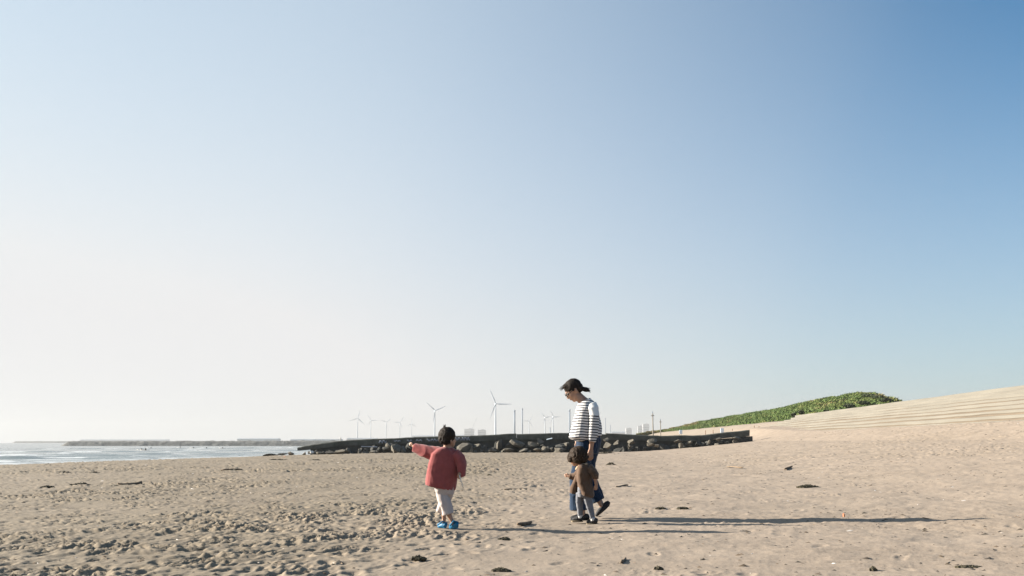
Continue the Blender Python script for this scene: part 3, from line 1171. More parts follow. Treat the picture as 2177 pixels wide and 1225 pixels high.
def build_dune():
    ss = np.linspace(0, DT[-1], 130)
    tt = np.concatenate([np.linspace(0, 1, 22), [1.3, 1.7, 2.0]])
    S, T = np.meshgrid(ss, tt, indexing='ij')
    X, Y, Z = dune_pt(S, T)
    V = np.stack([X, Y, Z - 0.05], -1).reshape(-1, 3)
    n, m = X.shape
    i = np.arange(n - 1)[:, None] * m + np.arange(m - 1)[None]
    Q = np.stack([i, i + m, i + m + 1, i + 1], -1).reshape(-1, 4)
    M['dune'] = simple('dune_soil', (0.09, 0.11, 0.03), 0.5, 0.4, 0.95)
    props(link('dune', mesh_np('dune', V, Q), M['dune']), kind='structure')
    # grass blades
    rng = np.random.default_rng(21)
    N = 110000
    s = rng.uniform(0, DT[-1], N)
    t = 1.06 * rng.random(N) ** 0.8
    x, y, z = dune_pt(s, t)
    px = 1088 + F_PX * x / y
    tone = 0.5 + 0.45 * nz(s * 0.12, x * 0.25, 140) + 0.3 * nz(s * 0.4, x * 0.7, 141) + rng.normal(0, 0.08, N)
    edge = nz(s * 0.09, t * 0 + 2.2, 142)
    keep = (t > 0.02 + 0.05 * edge)
    keep &= (px > 1362) | (rng.random(N) < 0.35)
    s, t, x, y, z, px, tone = (a[keep] for a in (s, t, x, y, z, px, tone))
    N = len(s)
    tone = np.where((px < 1480) & (t > 0.45), tone - 0.5, tone)          # drier crest at the low end
    tone = np.where(px > 1690, tone - 0.12, tone)
    hgt = rng.uniform(0.2, 0.5, N) * (0.7 + 0.5 * (nz(s * 0.3, x * 0.4, 143) > 0))
    wid = rng.uniform(0.05, 0.11, N)
    a = rng.uniform(0, 2 * math.pi, N)
    lx, ly = rng.normal(0.14, 0.18, N), rng.normal(0, 0.18, N)
    V = np.zeros((N, 4, 3))
    V[:, 0] = np.stack([x - wid * np.cos(a), y - wid * np.sin(a), z - 0.08], -1)
    V[:, 1] = np.stack([x + wid * np.cos(a), y + wid * np.sin(a), z - 0.08], -1)
    V[:, 2] = np.stack([x + wid * 0.6 * np.cos(a) + lx * 0.5, y + wid * 0.6 * np.sin(a) + ly * 0.5, z + hgt * 0.6], -1)
    V[:, 3] = np.stack([x + lx * 1.3, y + ly * 1.3, z + hgt], -1)
    b = np.arange(N)[:, None] * 4
    F = np.concatenate([b + np.array([[0, 1, 2]]), b + np.array([[0, 2, 3]])])
    me = mesh_np('dune_grass', V.reshape(-1, 3), F, False)
    set_attr(me, 'tone', np.repeat(tone, 4))
    m, nt, bs = mat_new('dune_grass')
    c = ramp(nt, attr(nt, 'tone'), [(0.0, (0.19, 0.155, 0.065)), (0.22, (0.115, 0.14, 0.036)), (0.55, (0.082, 0.128, 0.03)), (0.9, (0.056, 0.10, 0.022))])
    nt.links.new(c, bs.inputs['Base Color'])
    bs.inputs['Roughness'].default_value = 0.65
    bs.inputs['Specular IOR Level'].default_value = 0.2
    props(link('dune_grass', me, m), kind='stuff')


build_dune()
M['leaf'] = simple('shrub_leaf', (0.042, 0.055, 0.022), 0.5, 1.2, 0.7)
M['twig'] = simple('shrub_twig', (0.09, 0.07, 0.05), 0.3, 5.0, 0.9)


def shrub(px, py, d, w, h, seed, label):
    rng = np.random.default_rng(seed)
    p = at(px, py, d)
    root = thing('shrub', p, label, 'shrub', 'dark shrubs on the grassy dune')
    N = 900
    u = rng.normal(0, 1, (N, 3))
    u /= np.linalg.norm(u, axis=1)[:, None]
    lob = 0.75 + 0.3 * nz(u[:, 0] * 2 + seed, u[:, 2] * 2 + u[:, 1], 150)
    r = (rng.random(N) ** 0.35) * lob
    c = u * r[:, None] * np.array([w / 2, w / 2, h * 0.42]) + np.array([0, 0, h * 0.26])
    c = c[c[:, 2] > -0.1]
    N = len(c)
    e1 = rng.normal(0, 1, (N, 3))
    e1 /= np.linalg.norm(e1, axis=1)[:, None]
    e2 = np.cross(e1, rng.normal(0, 1, (N, 3)))
    e2 /= np.linalg.norm(e2, axis=1)[:, None] + 1e-6
    s = rng.uniform(0.07, 0.16, N)[:, None]
    V = np.stack([c - e1 * s, c + e2 * s * 0.6, c + e1 * s, c - e2 * s * 0.6], 1).reshape(-1, 3)
    Q = np.arange(N * 4).reshape(-1, 4)
    props(link('foliage', mesh_np('foliage', V, Q, False), M['leaf'], root), kind='stuff')
    mb = MB()
    for k in range(5):
        a = rng.uniform(0, 6.28)
        mb.tube([(0, 0, -0.4), (0.25 * w * math.cos(a), 0.25 * w * math.sin(a), h * 0.55)], [0.05, 0.02], 5)
    mb.build('stem', M['twig'], root)


shrub(1687, 885.5, 131, 0.75, 0.75, 1, 'small dark round shrub at the top of the handrail')
shrub(1704, 880.5, 134, 1.0, 0.85, 2, 'brownish shrub just right of the one topping the handrail')
shrub(1757, 876, 138, 0.9, 0.5, 3, 'lowest dark shrub along the bank edge left of the dune top')
for k, (px, py, d, w, h, lab) in enumerate([
        (1776, 864, 176, 2.4, 1.3, 'dark shrub at the left start of the bushy dune top'),
        (1800, 858, 172, 2.6, 1.5, 'dark shrub in the middle slope under the dune top'),
        (1823, 851, 174, 3.0, 1.5, 'dark shrub left below the very top of the dune'),
        (1846, 849, 170, 3.0, 1.6, 'broad dark shrub right below the very top of the dune'),
        (1866, 851, 166, 2.8, 1.4, 'dark shrub on the right shoulder of the dune'),
        (1883, 855, 162, 2.4, 1.2, 'last dark shrub where the dune meets the stepped bank'),
        (1836, 860, 162, 2.6, 1.0, 'low dark shrub by the bank edge under the dune top'),
        (1805, 866, 160, 2.2, 1.0, 'low dark shrub at the bank edge below the middle shrub')]):
    shrub(px, py, d, w, h, 10 + k, lab)

# ------------------------------------------------------------------ things washed up on the sand
def surf_z(x, y):
    return float(base_z(np.array([x]), np.array([y]))[0] + detail_z(np.array([x]), np.array([y]))[0])


def weed_clump(px, py, w, h, seed, label, mat='weed', flat=0.35, cat='seaweed', name='seaweed_clump', n=None):
    g = ground_at(px, py)
    k = g.y / F_PX
    rng = random.Random(seed)
    W, H = w * k / 2.3, h * k * 0.6
    g.z = surf_z(g.x, g.y)
    mb = MB()
    for i in range(n or int(22 + w)):
        a = rng.uniform(0, 2 * math.pi)
        r = math.sqrt(rng.random())
        x, y = W * r * math.cos(a) * 0.95, W * flat * 1.6 * r * math.sin(a)
        L = rng.uniform(0.25, 0.6) * W
        ang = rng.gauss(0, 0.7)
        top = H * (1 - r * r) * rng.uniform(0.5, 1.05)
        dx, dy = L * math.cos(ang), L * math.sin(ang)
        lump = [(x - dx / 2, y - dy / 2, 0.0), (x, y, top), (x + dx / 2, y + dy / 2, top * rng.uniform(0, 0.6))]
        t = rng.uniform(0.007, 0.016) * (0.6 + 0.5 * min(1.5, k / 0.006))
        mb.tube([Vector(q) for q in lump], [t, t * 1.3, t * 0.5], 5)
    o = mb.build(name, M[mat])
    o.location = g
    return props(o, label, cat)


def stick(px0, py0, px1, py1, rad, label, mat='drift', lift=0.0, knob=False, name='driftwood'):
    a, b = ground_at(px0, py0), ground_at(px1, py1)
    a.z, b.z = surf_z(a.x, a.y) + rad * 0.6, surf_z(b.x, b.y) + rad * 0.6 + lift
    c = (a + b) / 2
    rng = random.Random(int(px0))
    P = [a + (b - a) * t + Vector((0, rng.uniform(-1, 1) * rad, rng.uniform(-0.3, 0.7) * rad)) - c for t in (0, 0.22, 0.5, 0.78, 1)]
    mb = MB().tube(P, [rad * 0.6, rad * 0.9, rad, rad * 1.05, rad * (1.5 if knob else 0.6)], 7)
    o = mb.build(name, M[mat], None, True)
    o.location = c
    return props(o, label, 'driftwood')


weed_clump(170, 1032, 46, 8, 1, 'largest black seaweed clump on the rough sand at far left')
weed_clump(135, 1007, 34, 6, 2, 'thin seaweed line nearest the sea at far left')
weed_clump(200, 1006, 30, 5, 3, 'short seaweed line right of the one nearest the sea')
weed_clump(244, 1034, 40, 6, 4, 'ragged seaweed mat left of the lone driftwood stick at left')
weed_clump(100, 1038, 34, 4, 5, 'sparse seaweed strip left of the largest black clump')
stick(250, 1032, 301, 1030.5, 0.026, 'dark driftwood stick with a knob end on the rough sand at left', knob=True)
stick(470, 1001.5, 515, 1001, 0.03, 'thin distant driftwood stick on rough sand below the breakwater')
weed_clump(590, 978.5, 50, 4, 6, 'dark seaweed line on flat sand before the wall tip rocks')
weed_clump(670, 979, 30, 3.5, 7, 'short dark seaweed line below the white float')
weed_clump(822, 979, 22, 4, 8, 'small dark seaweed patch on sand left of the boy elbow')
weed_clump(1290, 964.5, 48, 6, 9, 'row of dark seaweed lumps on sand just right of the woman')
weed_clump(1299, 990, 24, 10, 10, 'dark pointed seaweed heap on smooth sand right of the woman')
weed_clump(1717, 1036, 50, 9, 11, 'brown seaweed frond pile on the smooth sand at right')
weed_clump(1065, 1217, 44, 9, 12, 'dark seaweed clump at the bottom edge below the boy shadow')
weed_clump(1072, 1147, 30, 6, 13, 'small seaweed twist just under the boy shadow')
weed_clump(1400, 1210, 20, 10, 14, 'dark upright seaweed tuft near the bottom edge, right of centre')
weed_clump(1857, 1210, 14, 8, 15, 'small dark weed tuft at the bottom edge at right')
weed_clump(2060, 1206, 56, 4, 16, 'flat brown weed strip on the rippled sand at lower right')
weed_clump(1405, 1083, 24, 4, 17, 'loose weed scraps on sand above the long shadow near the woman')
weed_clump(1452, 1083, 26, 3.5, 18, 'small weed strip on sand above the middle of the long shadow')
weed_clump(1040, 1012, 14, 4, 19, 'small dark weed bit on sand between boy and toddler')
weed_clump(890, 1190, 34, 7, 20, 'dark weed patch on sand below and left of the boy')
stick(1072, 1042, 1120, 1040.5, 0.016, 'long thin dark twig on sand between the boy and toddler')
stick(1700, 932.5, 1736, 926.5, 0.11, 'thick driftwood log with knob end on upper sand below the bank', knob=True)
stick(1545, 994, 1580, 997, 0.02, 'thin forked twig on smooth sand right of the woman', lift=0.03)
stick(1668, 1000, 1684, 996, 0.03, 'short dark stick on smooth sand above the brown frond pile')
stick(1310, 1036, 1335, 1032, 0.02, 'short dark twig beside the woman raised heel')
stick(1100, 1121, 1130, 1115, 0.02, 'short driftwood twig lying just above the boy shadow')
stick(1320, 1200, 1330, 1192, 0.012, 'slim twig lying on the foreground sand right of the bottom seaweed clump')
sc_ = link('shell', boulder(random.Random(31), (0.016, 0.014, 0.008), 3), M['shell'])
sc_.location = ground_at(1774, 1200)
props(sc_, 'tiny white shell on the foreground sand at lower right', 'shell')
bt = MB().tube([(-0.11, 0, 0.03), (0.06, 0, 0.03), (0.075, 0, 0.03), (0.11, 0, 0.03)], [0.035, 0.035, 0.016, 0.014], 9).build('bottle', M['sign'], None, True)
bt.location = ground_at(1912, 950)
props(bt, 'pale plastic bottle lying on the trampled upper sand at right', 'bottle')
oc = link('scrap', boulder(random.Random(33), (0.10, 0.08, 0.05), 5), M['orange'])
oc.location = ground_at(606, 973)
props(oc, 'orange plastic scrap on sand left of the wall tip', 'litter')
oc = link('scrap', boulder(random.Random(34), (0.10, 0.07, 0.05), 5), M['orange'])
oc.location = ground_at(2030, 910)
props(oc, 'orange plastic scrap on the upper sand below the stepped bank', 'litter')
oc = link('scrap', boulder(random.Random(35), (0.012, 0.012, 0.03), 4), M['orange'])
oc.location = ground_at(1794, 1099)
props(oc, 'tiny red scrap standing in the long shadow at right', 'litter')


def build_debris():
    """crumbs of weed, bark and shell scattered over the sand"""
    rng = np.random.default_rng(77)
    N = 30000
    th = np.radians(rng.uniform(-33, 33, N))
    r = 5.5 + 75 * rng.random(N) ** 1.7
    x, y = r * np.sin(th), r * np.cos(th)
    dens = 0.25 + 0.75 * sstep(-0.1, 0.45, nz(x * 0.35, y * 0.18, 160)) * sstep(-0.4, 0.3, nz(x * 1.1, y * 0.6, 161))
    s = x - 0.19 * y
    keep = (rng.random(N) < dens) & (s > -30)
    x, y = x[keep], y[keep]
    N = len(x)
    z = base_z(x, y) + detail_z(x, y)
    for c in (BOY, WOMAN, TODDLER):
        z = np.where(np.hypot(x - c.x, y - c.y) < 0.35, base_z(x, y), z)
    L = np.minimum(0.035, np.exp(rng.normal(math.log(0.013), 0.5, N))) * (1 + 0.025 * np.hypot(x, y))
    wd = L * rng.uniform(0.25, 0.7, N)
    h = L * rng.uniform(0.12, 0.38, N)
    a = rng.normal(0, 0.8, N)
    ca, sa = np.cos(a), np.sin(a)
    V = np.zeros((N, 5, 3))
    for i, (u, v) in enumerate(((-1, -0.6), (0.8, -1), (1, 0.7), (-0.7, 1))):
        V[:, i] = np.stack([x + L * u * ca - wd * v * sa, y + L * u * sa + wd * v * ca, z - 0.004], -1)
    V[:, 4] = np.stack([x + rng.normal(0, 0.3, N) * L, y, z + h], -1)
    b = np.arange(N)[:, None] * 5
    F = np.concatenate([b + np.array([[i, (i + 1) % 4, 4]]) for i in range(4)])
    me = mesh_np('beach_debris', V.reshape(-1, 3), F, False)
    set_attr(me, 'tone', np.repeat(rng.random(N), 5))
    m, nt, bs = mat_new('beach_crumbs')
    c = ramp(nt, attr(nt, 'tone'), [(0.0, (0.028, 0.024, 0.018)), (0.5, (0.06, 0.046, 0.03)), (0.8, (0.13, 0.09, 0.055)), (0.93, (0.17, 0.12, 0.08)), (0.97, (0.5, 0.46, 0.42))])
    nt.links.new(c, bs.inputs['Base Color'])
    bs.inputs['Roughness'].default_value = 0.9
    props(link('beach_debris', me, m), kind='stuff')


build_debris()

# ------------------------------------------------------------------ far swimmers with boards in the surf
M['wetsuit'] = simple('wetsuit', (0.02, 0.022, 0.026), 0.2, 10, 0.6)


def surfer(px, py, h, label):
    d = ray(px, py)
    y = (SEA_Z - CAM_H) / d.z
    p = Vector((d.x * y, y, SEA_Z - 0.05))
    root = thing('person', p, label, 'person', 'surfers waiting in the water')
    H = h * y / F_PX
    rings = []
    for t, rx, ry in ((0, 0.20, 0.17), (0.25, 0.18, 0.15), (0.55, 0.21, 0.13), (0.68, 0.17, 0.11), (0.74, 0.06, 0.06), (0.79, 0.085, 0.09), (0.9, 0.10, 0.11), (1.0, 0.04, 0.05)):
        rings.append([Vector((rx * math.cos(a), ry * math.sin(a), t * H)) for a in np.linspace(0, 2 * math.pi, 10, endpoint=False)])
    MB().rings(rings).build('body', M['wetsuit'], root, True)
    rings = []
    for t, w in ((-1, 0.03), (-0.7, 0.2), (0, 0.28), (0.7, 0.22), (1, 0.04)):
        rings.append([Vector((t * 1.0, w * math.cos(a), 0.10 + 0.04 * math.sin(a) + 0.06 * t * t)) for a in np.linspace(0, 2 * math.pi, 8, endpoint=False)])
    MB().rings(rings).build('surfboard', M['shell'], root, True)


surfer(309, 958, 5.5, 'nearest dark surfer upright in the water, in front of the breakwater')
surfer(300.5, 957, 4, 'surfer just left of the nearest upright one')
surfer(320.5, 954, 3.5, 'small surfer just right of the nearest upright one')
surfer(383, 952.5, 3.5, 'surfer far out, first of the four to the right')
surfer(411, 953, 3, 'surfer far out, second of the four to the right')
surfer(438.5, 954.5, 4, 'surfer far out, third of the four to the right')
surfer(473, 953.5, 3, 'surfer far out, rightmost of all in the water')
t = on_wall(724, 930.5, 0.4)
plank('marker', Vector((t.x, t.y, t.z - 0.42)), t, 0.06, 'shell', 'small pale marker standing on the wall top near its seaward end', 'marker')

# ------------------------------------------------------------------ people
def skin_mat(name, c):
    m, nt, b = mat_new(name)
    n = noise_node(nt, 18, 3, 0.5)
    nt.links.new(ramp(nt, n.outputs['Fac'], [(0.3, tuple(v * 0.92 for v in c)), (0.7, tuple(v * 1.06 for v in c))]), b.inputs['Base Color'])
    b.inputs['Roughness'].default_value = 0.55
    b.inputs['Subsurface Weight'].default_value = 0.12
    b.inputs['Subsurface Radius'].default_value = (0.012, 0.005, 0.003)
    return m


def cloth_mat(name, c, var=0.14, scale=14, weave=220, rough=0.92):
    m, nt, b = mat_new(name)
    n = noise_node(nt, scale, 5, 0.6)
    nt.links.new(ramp(nt, n.outputs['Fac'], [(0.3, tuple(v * (1 - var) for v in c)), (0.7, tuple(v * (1 + var) for v in c))]), b.inputs['Base Color'])
    b.inputs['Roughness'].default_value = rough
    b.inputs['Specular IOR Level'].default_value = 0.2
    b.inputs['Sheen Weight'].default_value = 0.15
    n2 = noise_node(nt, weave, 2, 0.5)
    bump(nt, b, n2.outputs['Fac'], 0.35, 0.003)
    return m


def stripe_mat():
    m, nt, b = mat_new('striped_cotton')
    a = attr(nt, 'stripe')
    fr = nd(nt, 'ShaderNodeMath', operation='FRACT')
    nt.links.new(a, fr.inputs[0])
    c = ramp(nt, fr.outputs[0], [(0.0, (0.60, 0.585, 0.565)), (0.52, (0.60, 0.585, 0.565)), (0.58, (0.014, 0.016, 0.032)), (0.94, (0.014, 0.016, 0.032)), (1.0, (0.60, 0.585, 0.565))])
    nt.links.new(c, b.inputs['Base Color'])
    b.inputs['Roughness'].default_value = 0.9
    b.inputs['Specular IOR Level'].default_value = 0.2
    n2 = noise_node(nt, 200, 2, 0.5)
    bump(nt, b, n2.outputs['Fac'], 0.3, 0.003)
    return m


M['skin'] = skin_mat('skin', (0.33, 0.185, 0.12))
M['hair'] = simple('dark_hair', (0.018, 0.013, 0.010), 0.4, 60, 0.62, (120, 0.8, 0.006), 0.12, stretch=(1, 1, 0.2))
M['hair_brown'] = simple('brown_hair', (0.030, 0.019, 0.012), 0.4, 60, 0.62, (120, 0.8, 0.006), 0.12, stretch=(1, 1, 0.2))
M['stripe'] = stripe_mat()
M['denim'] = cloth_mat('blue_denim', (0.005, 0.019, 0.046), 0.25, 20)
M['red_knit'] = cloth_mat('dusty_red_knit', (0.235, 0.060, 0.058), 0.12, 16, 160)
M['cream'] = cloth_mat('cream_cotton', (0.42, 0.36, 0.335), 0.08, 12)
M['brown_knit'] = cloth_mat('brown_wool', (0.085, 0.05, 0.031), 0.18, 18, 170)
M['grey_knit'] = cloth_mat('grey_leggings', (0.135, 0.138, 0.155), 0.15, 25)
M['black_shoe'] = simple('black_canvas', (0.018, 0.018, 0.02), 0.3, 40, 0.75)
M['sole'] = simple('gum_sole', (0.30, 0.24, 0.16), 0.12, 30, 0.7)
M['sock'] = cloth_mat('white_sock', (0.52, 0.5, 0.48), 0.06)
M['clog'] = simple('blue_foam_clog', (0.008, 0.115, 0.235), 0.12, 30, 0.5)
M['frame'] = simple('black_spectacle_frame', (0.012, 0.012, 0.013), 0.1, 20, 0.25, spec=0.5)
M['beige'] = cloth_mat('beige_collar', (0.40, 0.30, 0.20), 0.1)
gl = bpy.data.materials.new('spectacle_lens')
gl.use_nodes = True
gb = gl.node_tree.nodes['Principled BSDF']
gb.inputs['Base Color'].default_value = (0.12, 0.10, 0.09, 1)
gb.inputs['Roughness'].default_value = 0.05
gb.inputs['Alpha'].default_value = 0.45
M['lens'] = gl


class Figure:
    """a person laid out from silhouette rings; px, py as in the photograph, dy in metres behind (+) or before (-) the figure's own plane"""

    def __init__(self, base, label, name='person', turn=0.0):
        self.turn = turn
        self.y0 = base.y
        self.k = base.y / F_PX
        self.base = base.copy()
        d0 = float(detail_z(np.array([base.x]), np.array([base.y]))[0]) * 0.25
        self.base.z += d0
        self.root = thing(name, self.base, label, 'person')

    def P(self, px, py, dy=0.0):
        # on the figure's plane, then moved straight back or forward
        v = at(px, py, self.y0) - self.base
        v.y += dy
        return v

    def ring(self, L, Rr, dy, hd, n=22, p=2.3):
        a, b = self.P(*L, dy), self.P(*Rr, dy)
        c, u = (a + b) / 2, (b - a) / 2
        u = u + Vector((0, self.turn * u.x, 0))
        out = []
        for t in np.linspace(0, 2 * math.pi, n, endpoint=False):
            ct, st = math.cos(t), math.sin(t)
            out.append(c + u * math.copysign(abs(ct) ** (2 / p), ct) + Vector((0, math.copysign(abs(st) ** (2 / p), st) * hd, 0)))
        return out

    def body(self, mb, rows):
        """rows: (xl, yl, xr, yr, dy, hd)"""
        return mb.rings([self.ring((r[0], r[1]), (r[2], r[3]), r[4], r[5]) for r in rows])

    def limb(self, mb, pts, round_ends=True):
        """pts: (px, py, dy, width px, half depth m)"""
        P = [Vector((p[0], p[1])) for p in pts]
        rows = []
        for i, p in enumerate(pts):
            t = (P[min(i + 1, len(P) - 1)] - P[max(i - 1, 0)])
            if t.length < 1e-6:
                t = Vector((0, 1))
            t.normalize()
            q = Vector((t.y, -t.x)) * p[3] / 2
            rows.append((p[0] - q.x, p[1] - q.y, p[0] + q.x, p[1] + q.y, p[2], p[4]))
        rr = [self.ring((r[0], r[1]), (r[2], r[3]), r[4], r[5], 16, 2.0) for r in rows]
        return mb.rings(rr)

    def ell(self, mb, px, py, dy, rx, rz, hd, tilt=0.0, n=14):
        """ellipsoid: half sizes rx, rz in px, hd in metres; tilt in degrees, clockwise in the picture"""
        c = self.P(px, py, dy)
        k = self.k
        ca, sa = math.cos(math.radians(tilt)), math.sin(math.radians(tilt))
        ux, uz = Vector((ca, 0, -sa)), Vector((sa, 0, ca))
        rings = []
        for i in range(1, 10):
            f = math.pi * i / 10
            rings.append([c + uz * (rz * k * math.cos(f)) + (ux * (rx * k * math.cos(t)) + Vector((0, hd * math.sin(t), 0))) * math.sin(f)
                          for t in np.linspace(0, 2 * math.pi, n, endpoint=False)])
        return mb.rings(rings)

    def hand(self, mb, wrist, palm, tip, dy, w, hd, spread=0.5, thumb=None, curl=0.02):
        """palm and five separate fingers; px positions of wrist, knuckles and fingertips; w palm width in px"""
        W, K, T = (Vector(p) for p in (wrist, palm, tip))
        k = self.k
        ax = (T - K).normalized()
        sd = Vector((ax.y, -ax.x))
        self.limb(mb, [(*W, dy, w * 0.72, hd * 0.85), (*((W + K) / 2), dy, w, hd), (*K, dy, w * 0.95, hd * 0.85)])
        for i, ln in enumerate((0.86, 1.0, 0.95, 0.76)):
            o = (i - 1.5) / 3
            a = K + sd * (o * w * 0.78)
            e = K + sd * (o * w * (0.78 + spread)) + (T - K) * ln
            m = (a + e) / 2 + sd * 0.1
            mb.tube([self.P(*(a - ax * w * 0.25), dy), self.P(*m, dy - curl * 0.4), self.P(*e, dy + curl)], [w * 0.15 * k, w * 0.14 * k, w * 0.10 * k], 8)
        if thumb:
            a = W + (K - W) * 0.35
            e = Vector(thumb)
            mb.tube([self.P(*a, dy - hd * 0.3), self.P(*((a + e) / 2 + (e - a).orthogonal() * 0.12), dy - hd * 0.9), self.P(*e, dy - hd * 0.8)], [w * 0.19 * k, w * 0.17 * k, w * 0.12 * k], 8)

    def blob(self, name, mb, mat, voxel=0.006, smooth=6, wrinkle=0.0, wscale=18.0, stretch=(1, 1), seed=0, stripe=None):
        me = mb.mesh(name)
        bm = bmesh.new()
        bm.from_mesh(me)
        bmesh.ops.recalc_face_normals(bm, faces=bm.faces)
        bm.to_mesh(me)
        bm.free()
        o = bpy.data.objects.new(name, me)
        COL.objects.link(o)
        m = o.modifiers.new('r', 'REMESH')
        m.mode = 'VOXEL'
        m.voxel_size = voxel
        m.use_smooth_shade = True
        if smooth:
            m = o.modifiers.new('s', 'SMOOTH')
            m.factor = 0.5
            m.iterations = smooth
        dg = bpy.context.evaluated_depsgraph_get()
        me2 = bpy.data.meshes.new_from_object(o.evaluated_get(dg))
        bpy.data.objects.remove(o)
        bpy.data.meshes.remove(me)
        me2.name = name
        n = len(me2.vertices)
        V = np.zeros(n * 3, np.float32)
        me2.vertices.foreach_get('co', V)
        V = V.reshape(-1, 3).astype(float)
        if wrinkle:
            N = np.zeros(n * 3, np.float32)
            me2.vertex_normals.foreach_get('vector', N)
            N = N.reshape(-1, 3)
            ang = V[:, 0] * 0.9 + V[:, 1] * 0.8
            w = nz(ang * wscale * stretch[0] + 0.5 * nz(V[:, 2] * 6, ang * 5, seed), V[:, 2] * wscale * stretch[1], seed + 1)
            w2 = nz(ang * wscale * 2.1 + 3, V[:, 2] * wscale * 2.1, seed + 2)
            V = V + N * ((1 - np.abs(w) * 1.6) * 0.8 + 0.4 * w2)[:, None] * wrinkle
            me2.vertices.foreach_set('co', V.astype(np.float32).ravel())
        if stripe is not None:
            set_attr(me2, 'stripe', stripe(V))
        me2.materials.clear()
        me2.update()
        return link(name, me2, M[mat] if isinstance(mat, str) else mat, self.root)

    def shoe(self, name, mb, mat, smooth=4):
        return self.blob(name, mb, mat, 0.004, smooth)


# ---- the woman in the striped shirt
def build_woman():
    f = Figure(WOMAN, 'woman in striped shirt and blue trousers walking left, looking down at the toddler', turn=0.3)
    th = math.radians(33)
    cx, cy = 1218.5, 829.5
    fw, dn = Vector((-math.cos(th), math.sin(th))), Vector((math.sin(th), math.cos(th)))

    def h(a, b):
        v = Vector((cx, cy)) + fw * a + dn * b
        return (v.x, v.y)
    t = 33
    b = MB()
    f.ell(b, *h(-1, -3), 0, 18.0, 17.5, 0.073, -t)                     # skull
    f.ell(b, *h(5.5, 7), 0, 11.5, 14.5, 0.060, -t)                     # face
    f.ell(b, *h(8, 18.5), 0, 6.0, 5.5, 0.032, -t)                      # chin
    f.ell(b, *h(1, 14), 0, 9.0, 7.5, 0.052, -t - 20)                   # jaw
    f.ell(b, *h(17.5, 6.5), 0, 2.6, 4.6, 0.013, -t + 18)               # nose
    f.ell(b, *h(18.6, 8.8), 0, 2.2, 2.0, 0.016, -t)                    # nose tip
    f.ell(b, *h(15.0, 13.0), 0, 2.2, 1.5, 0.022, -t)                   # lips
    f.ell(b, *h(14.6, 15.0), 0, 2.1, 1.5, 0.020, -t)
    f.ell(b, *h(15.6, -1.5), 0, 2.6, 2.0, 0.048, -t)                   # brow
    for s in (-1, 1):
        f.ell(b, *h(-3.5, 4.0), s * 0.074, 3.0, 5.6, 0.012, -t + 8)    # ears
        f.ell(b, *h(10.5, 7.5), s * 0.042, 4, 3.5, 0.014, -t)          # cheeks
    f.limb(b, [(1228, 842, 0, 20, 0.05), (1237, 850, 0, 20, 0.05), (1246, 860, 0, 26, 0.075)])
    f.body(b, [(1236, 856, 1258, 851, 0, 0.12), (1230, 868, 1266, 862, 0, 0.155), (1226, 890, 1269, 882, 0, 0.15), (1226, 915, 1269, 908, 0, 0.14),
               (1227, 938, 1272, 932, 0, 0.15), (1228, 952, 1271, 950, 0, 0.15)])
    for s in (-1, 1):                                                    # legs inside the trousers
        if s < 0:
            f.limb(b, [(1243, 945, -0.08, 34, 0.08), (1237, 985, -0.085, 28, 0.075), (1231, 1028, -0.085, 21, 0.06), (1234, 1068, -0.085, 17, 0.05), (1238, 1090, -0.085, 11.5, 0.033), (1239, 1096, -0.085, 12, 0.034)])
        else:
            f.limb(b, [(1257, 945, 0.08, 34, 0.08), (1250, 985, 0.09, 28, 0.075), (1251, 1015, 0.09, 21, 0.06), (1265, 1046, 0.09, 18, 0.05), (1279, 1072, 0.09, 11.5, 0.033), (1283, 1079, 0.09, 12, 0.034)])
    # left arm, nearest the camera
    f.limb(b, [(1258, 866, -0.15, 20, 0.055), (1259, 888, -0.19, 17, 0.045), (1258, 908, -0.20, 14, 0.04), (1256.5, 928, -0.205, 13.5, 0.036), (1254, 950, -0.20, 9.5, 0.025), (1253.5, 955, -0.20, 9.0, 0.022)])
    f.hand(b, (1253.8, 953), (1252.2, 966), (1252.5, 979), -0.20, 12.0, 0.017, 0.0, (1245.6, 968), 0.02)
    # right arm, beyond the body
    f.limb(b, [(1248, 866, 0.15, 20, 0.055), (1241, 888, 0.19, 17, 0.045), (1236, 908, 0.19, 14, 0.04), (1231, 926, 0.16, 13, 0.036), (1228.5, 942, 0.12, 9.5, 0.026)])
    f.hand(b, (1228.5, 940), (1228.0, 952), (1229.5, 963), 0.11, 11.5, 0.017, 0.0, (1235, 953), 0.01)
    f.blob('body', b, 'skin', 0.0048, 4)
    # eyes and mouth line as small parts
    for s in (-1, 1):
        e = MB()
        f.ell(e, *h(14.2, 1.8), s * 0.030, 2.0, 1.5, 0.012, -t, 10)
        e.build('eye', M['hair'], f.root, True)
        e = MB()
        f.ell(e, *h(16.0, -3.0), s * 0.032, 1.0, 0.8, 0.02, -t, 10)
        e.build('eyebrow', M['hair'], f.root, True)
    mo = MB()
    f.ell(mo, *h(16.2, 14.0), 0, 1.2, 0.6, 0.02, -t, 10)
    mo.build('mouth', simple('lips', (0.30, 0.10, 0.085), 0.1), f.root, True)
    # hair tied back
    hb = MB()
    f.ell(hb, *h(-3.2, -6.2), 0, 19.4, 17.2, 0.081, -t)
    f.ell(hb, *h(-11, 0.5), 0, 11.5, 12.5, 0.072, -t)
    f.ell(hb, *h(6.5, -13.5), 0, 9.5, 6.5, 0.062, -t + 30)
    f.ell(hb, *h(2.0, -1.5), 0.0, 4.5, 8.0, 0.076, -t - 10)
    f.limb(hb, [(1236, 826, 0, 9, 0.03), (1241, 827.5, 0, 9, 0.03), (1246.5, 828.5, 0.0, 10.5, 0.03), (1250.5, 830, 0, 6.5, 0.02), (1254, 831.5, 0, 3, 0.01)])
    f.blob('hair', hb, 'hair', 0.005, 4, 0.004, 50, (1.5, 0.4), 7)
    wi = MB()
    rng = random.Random(2)
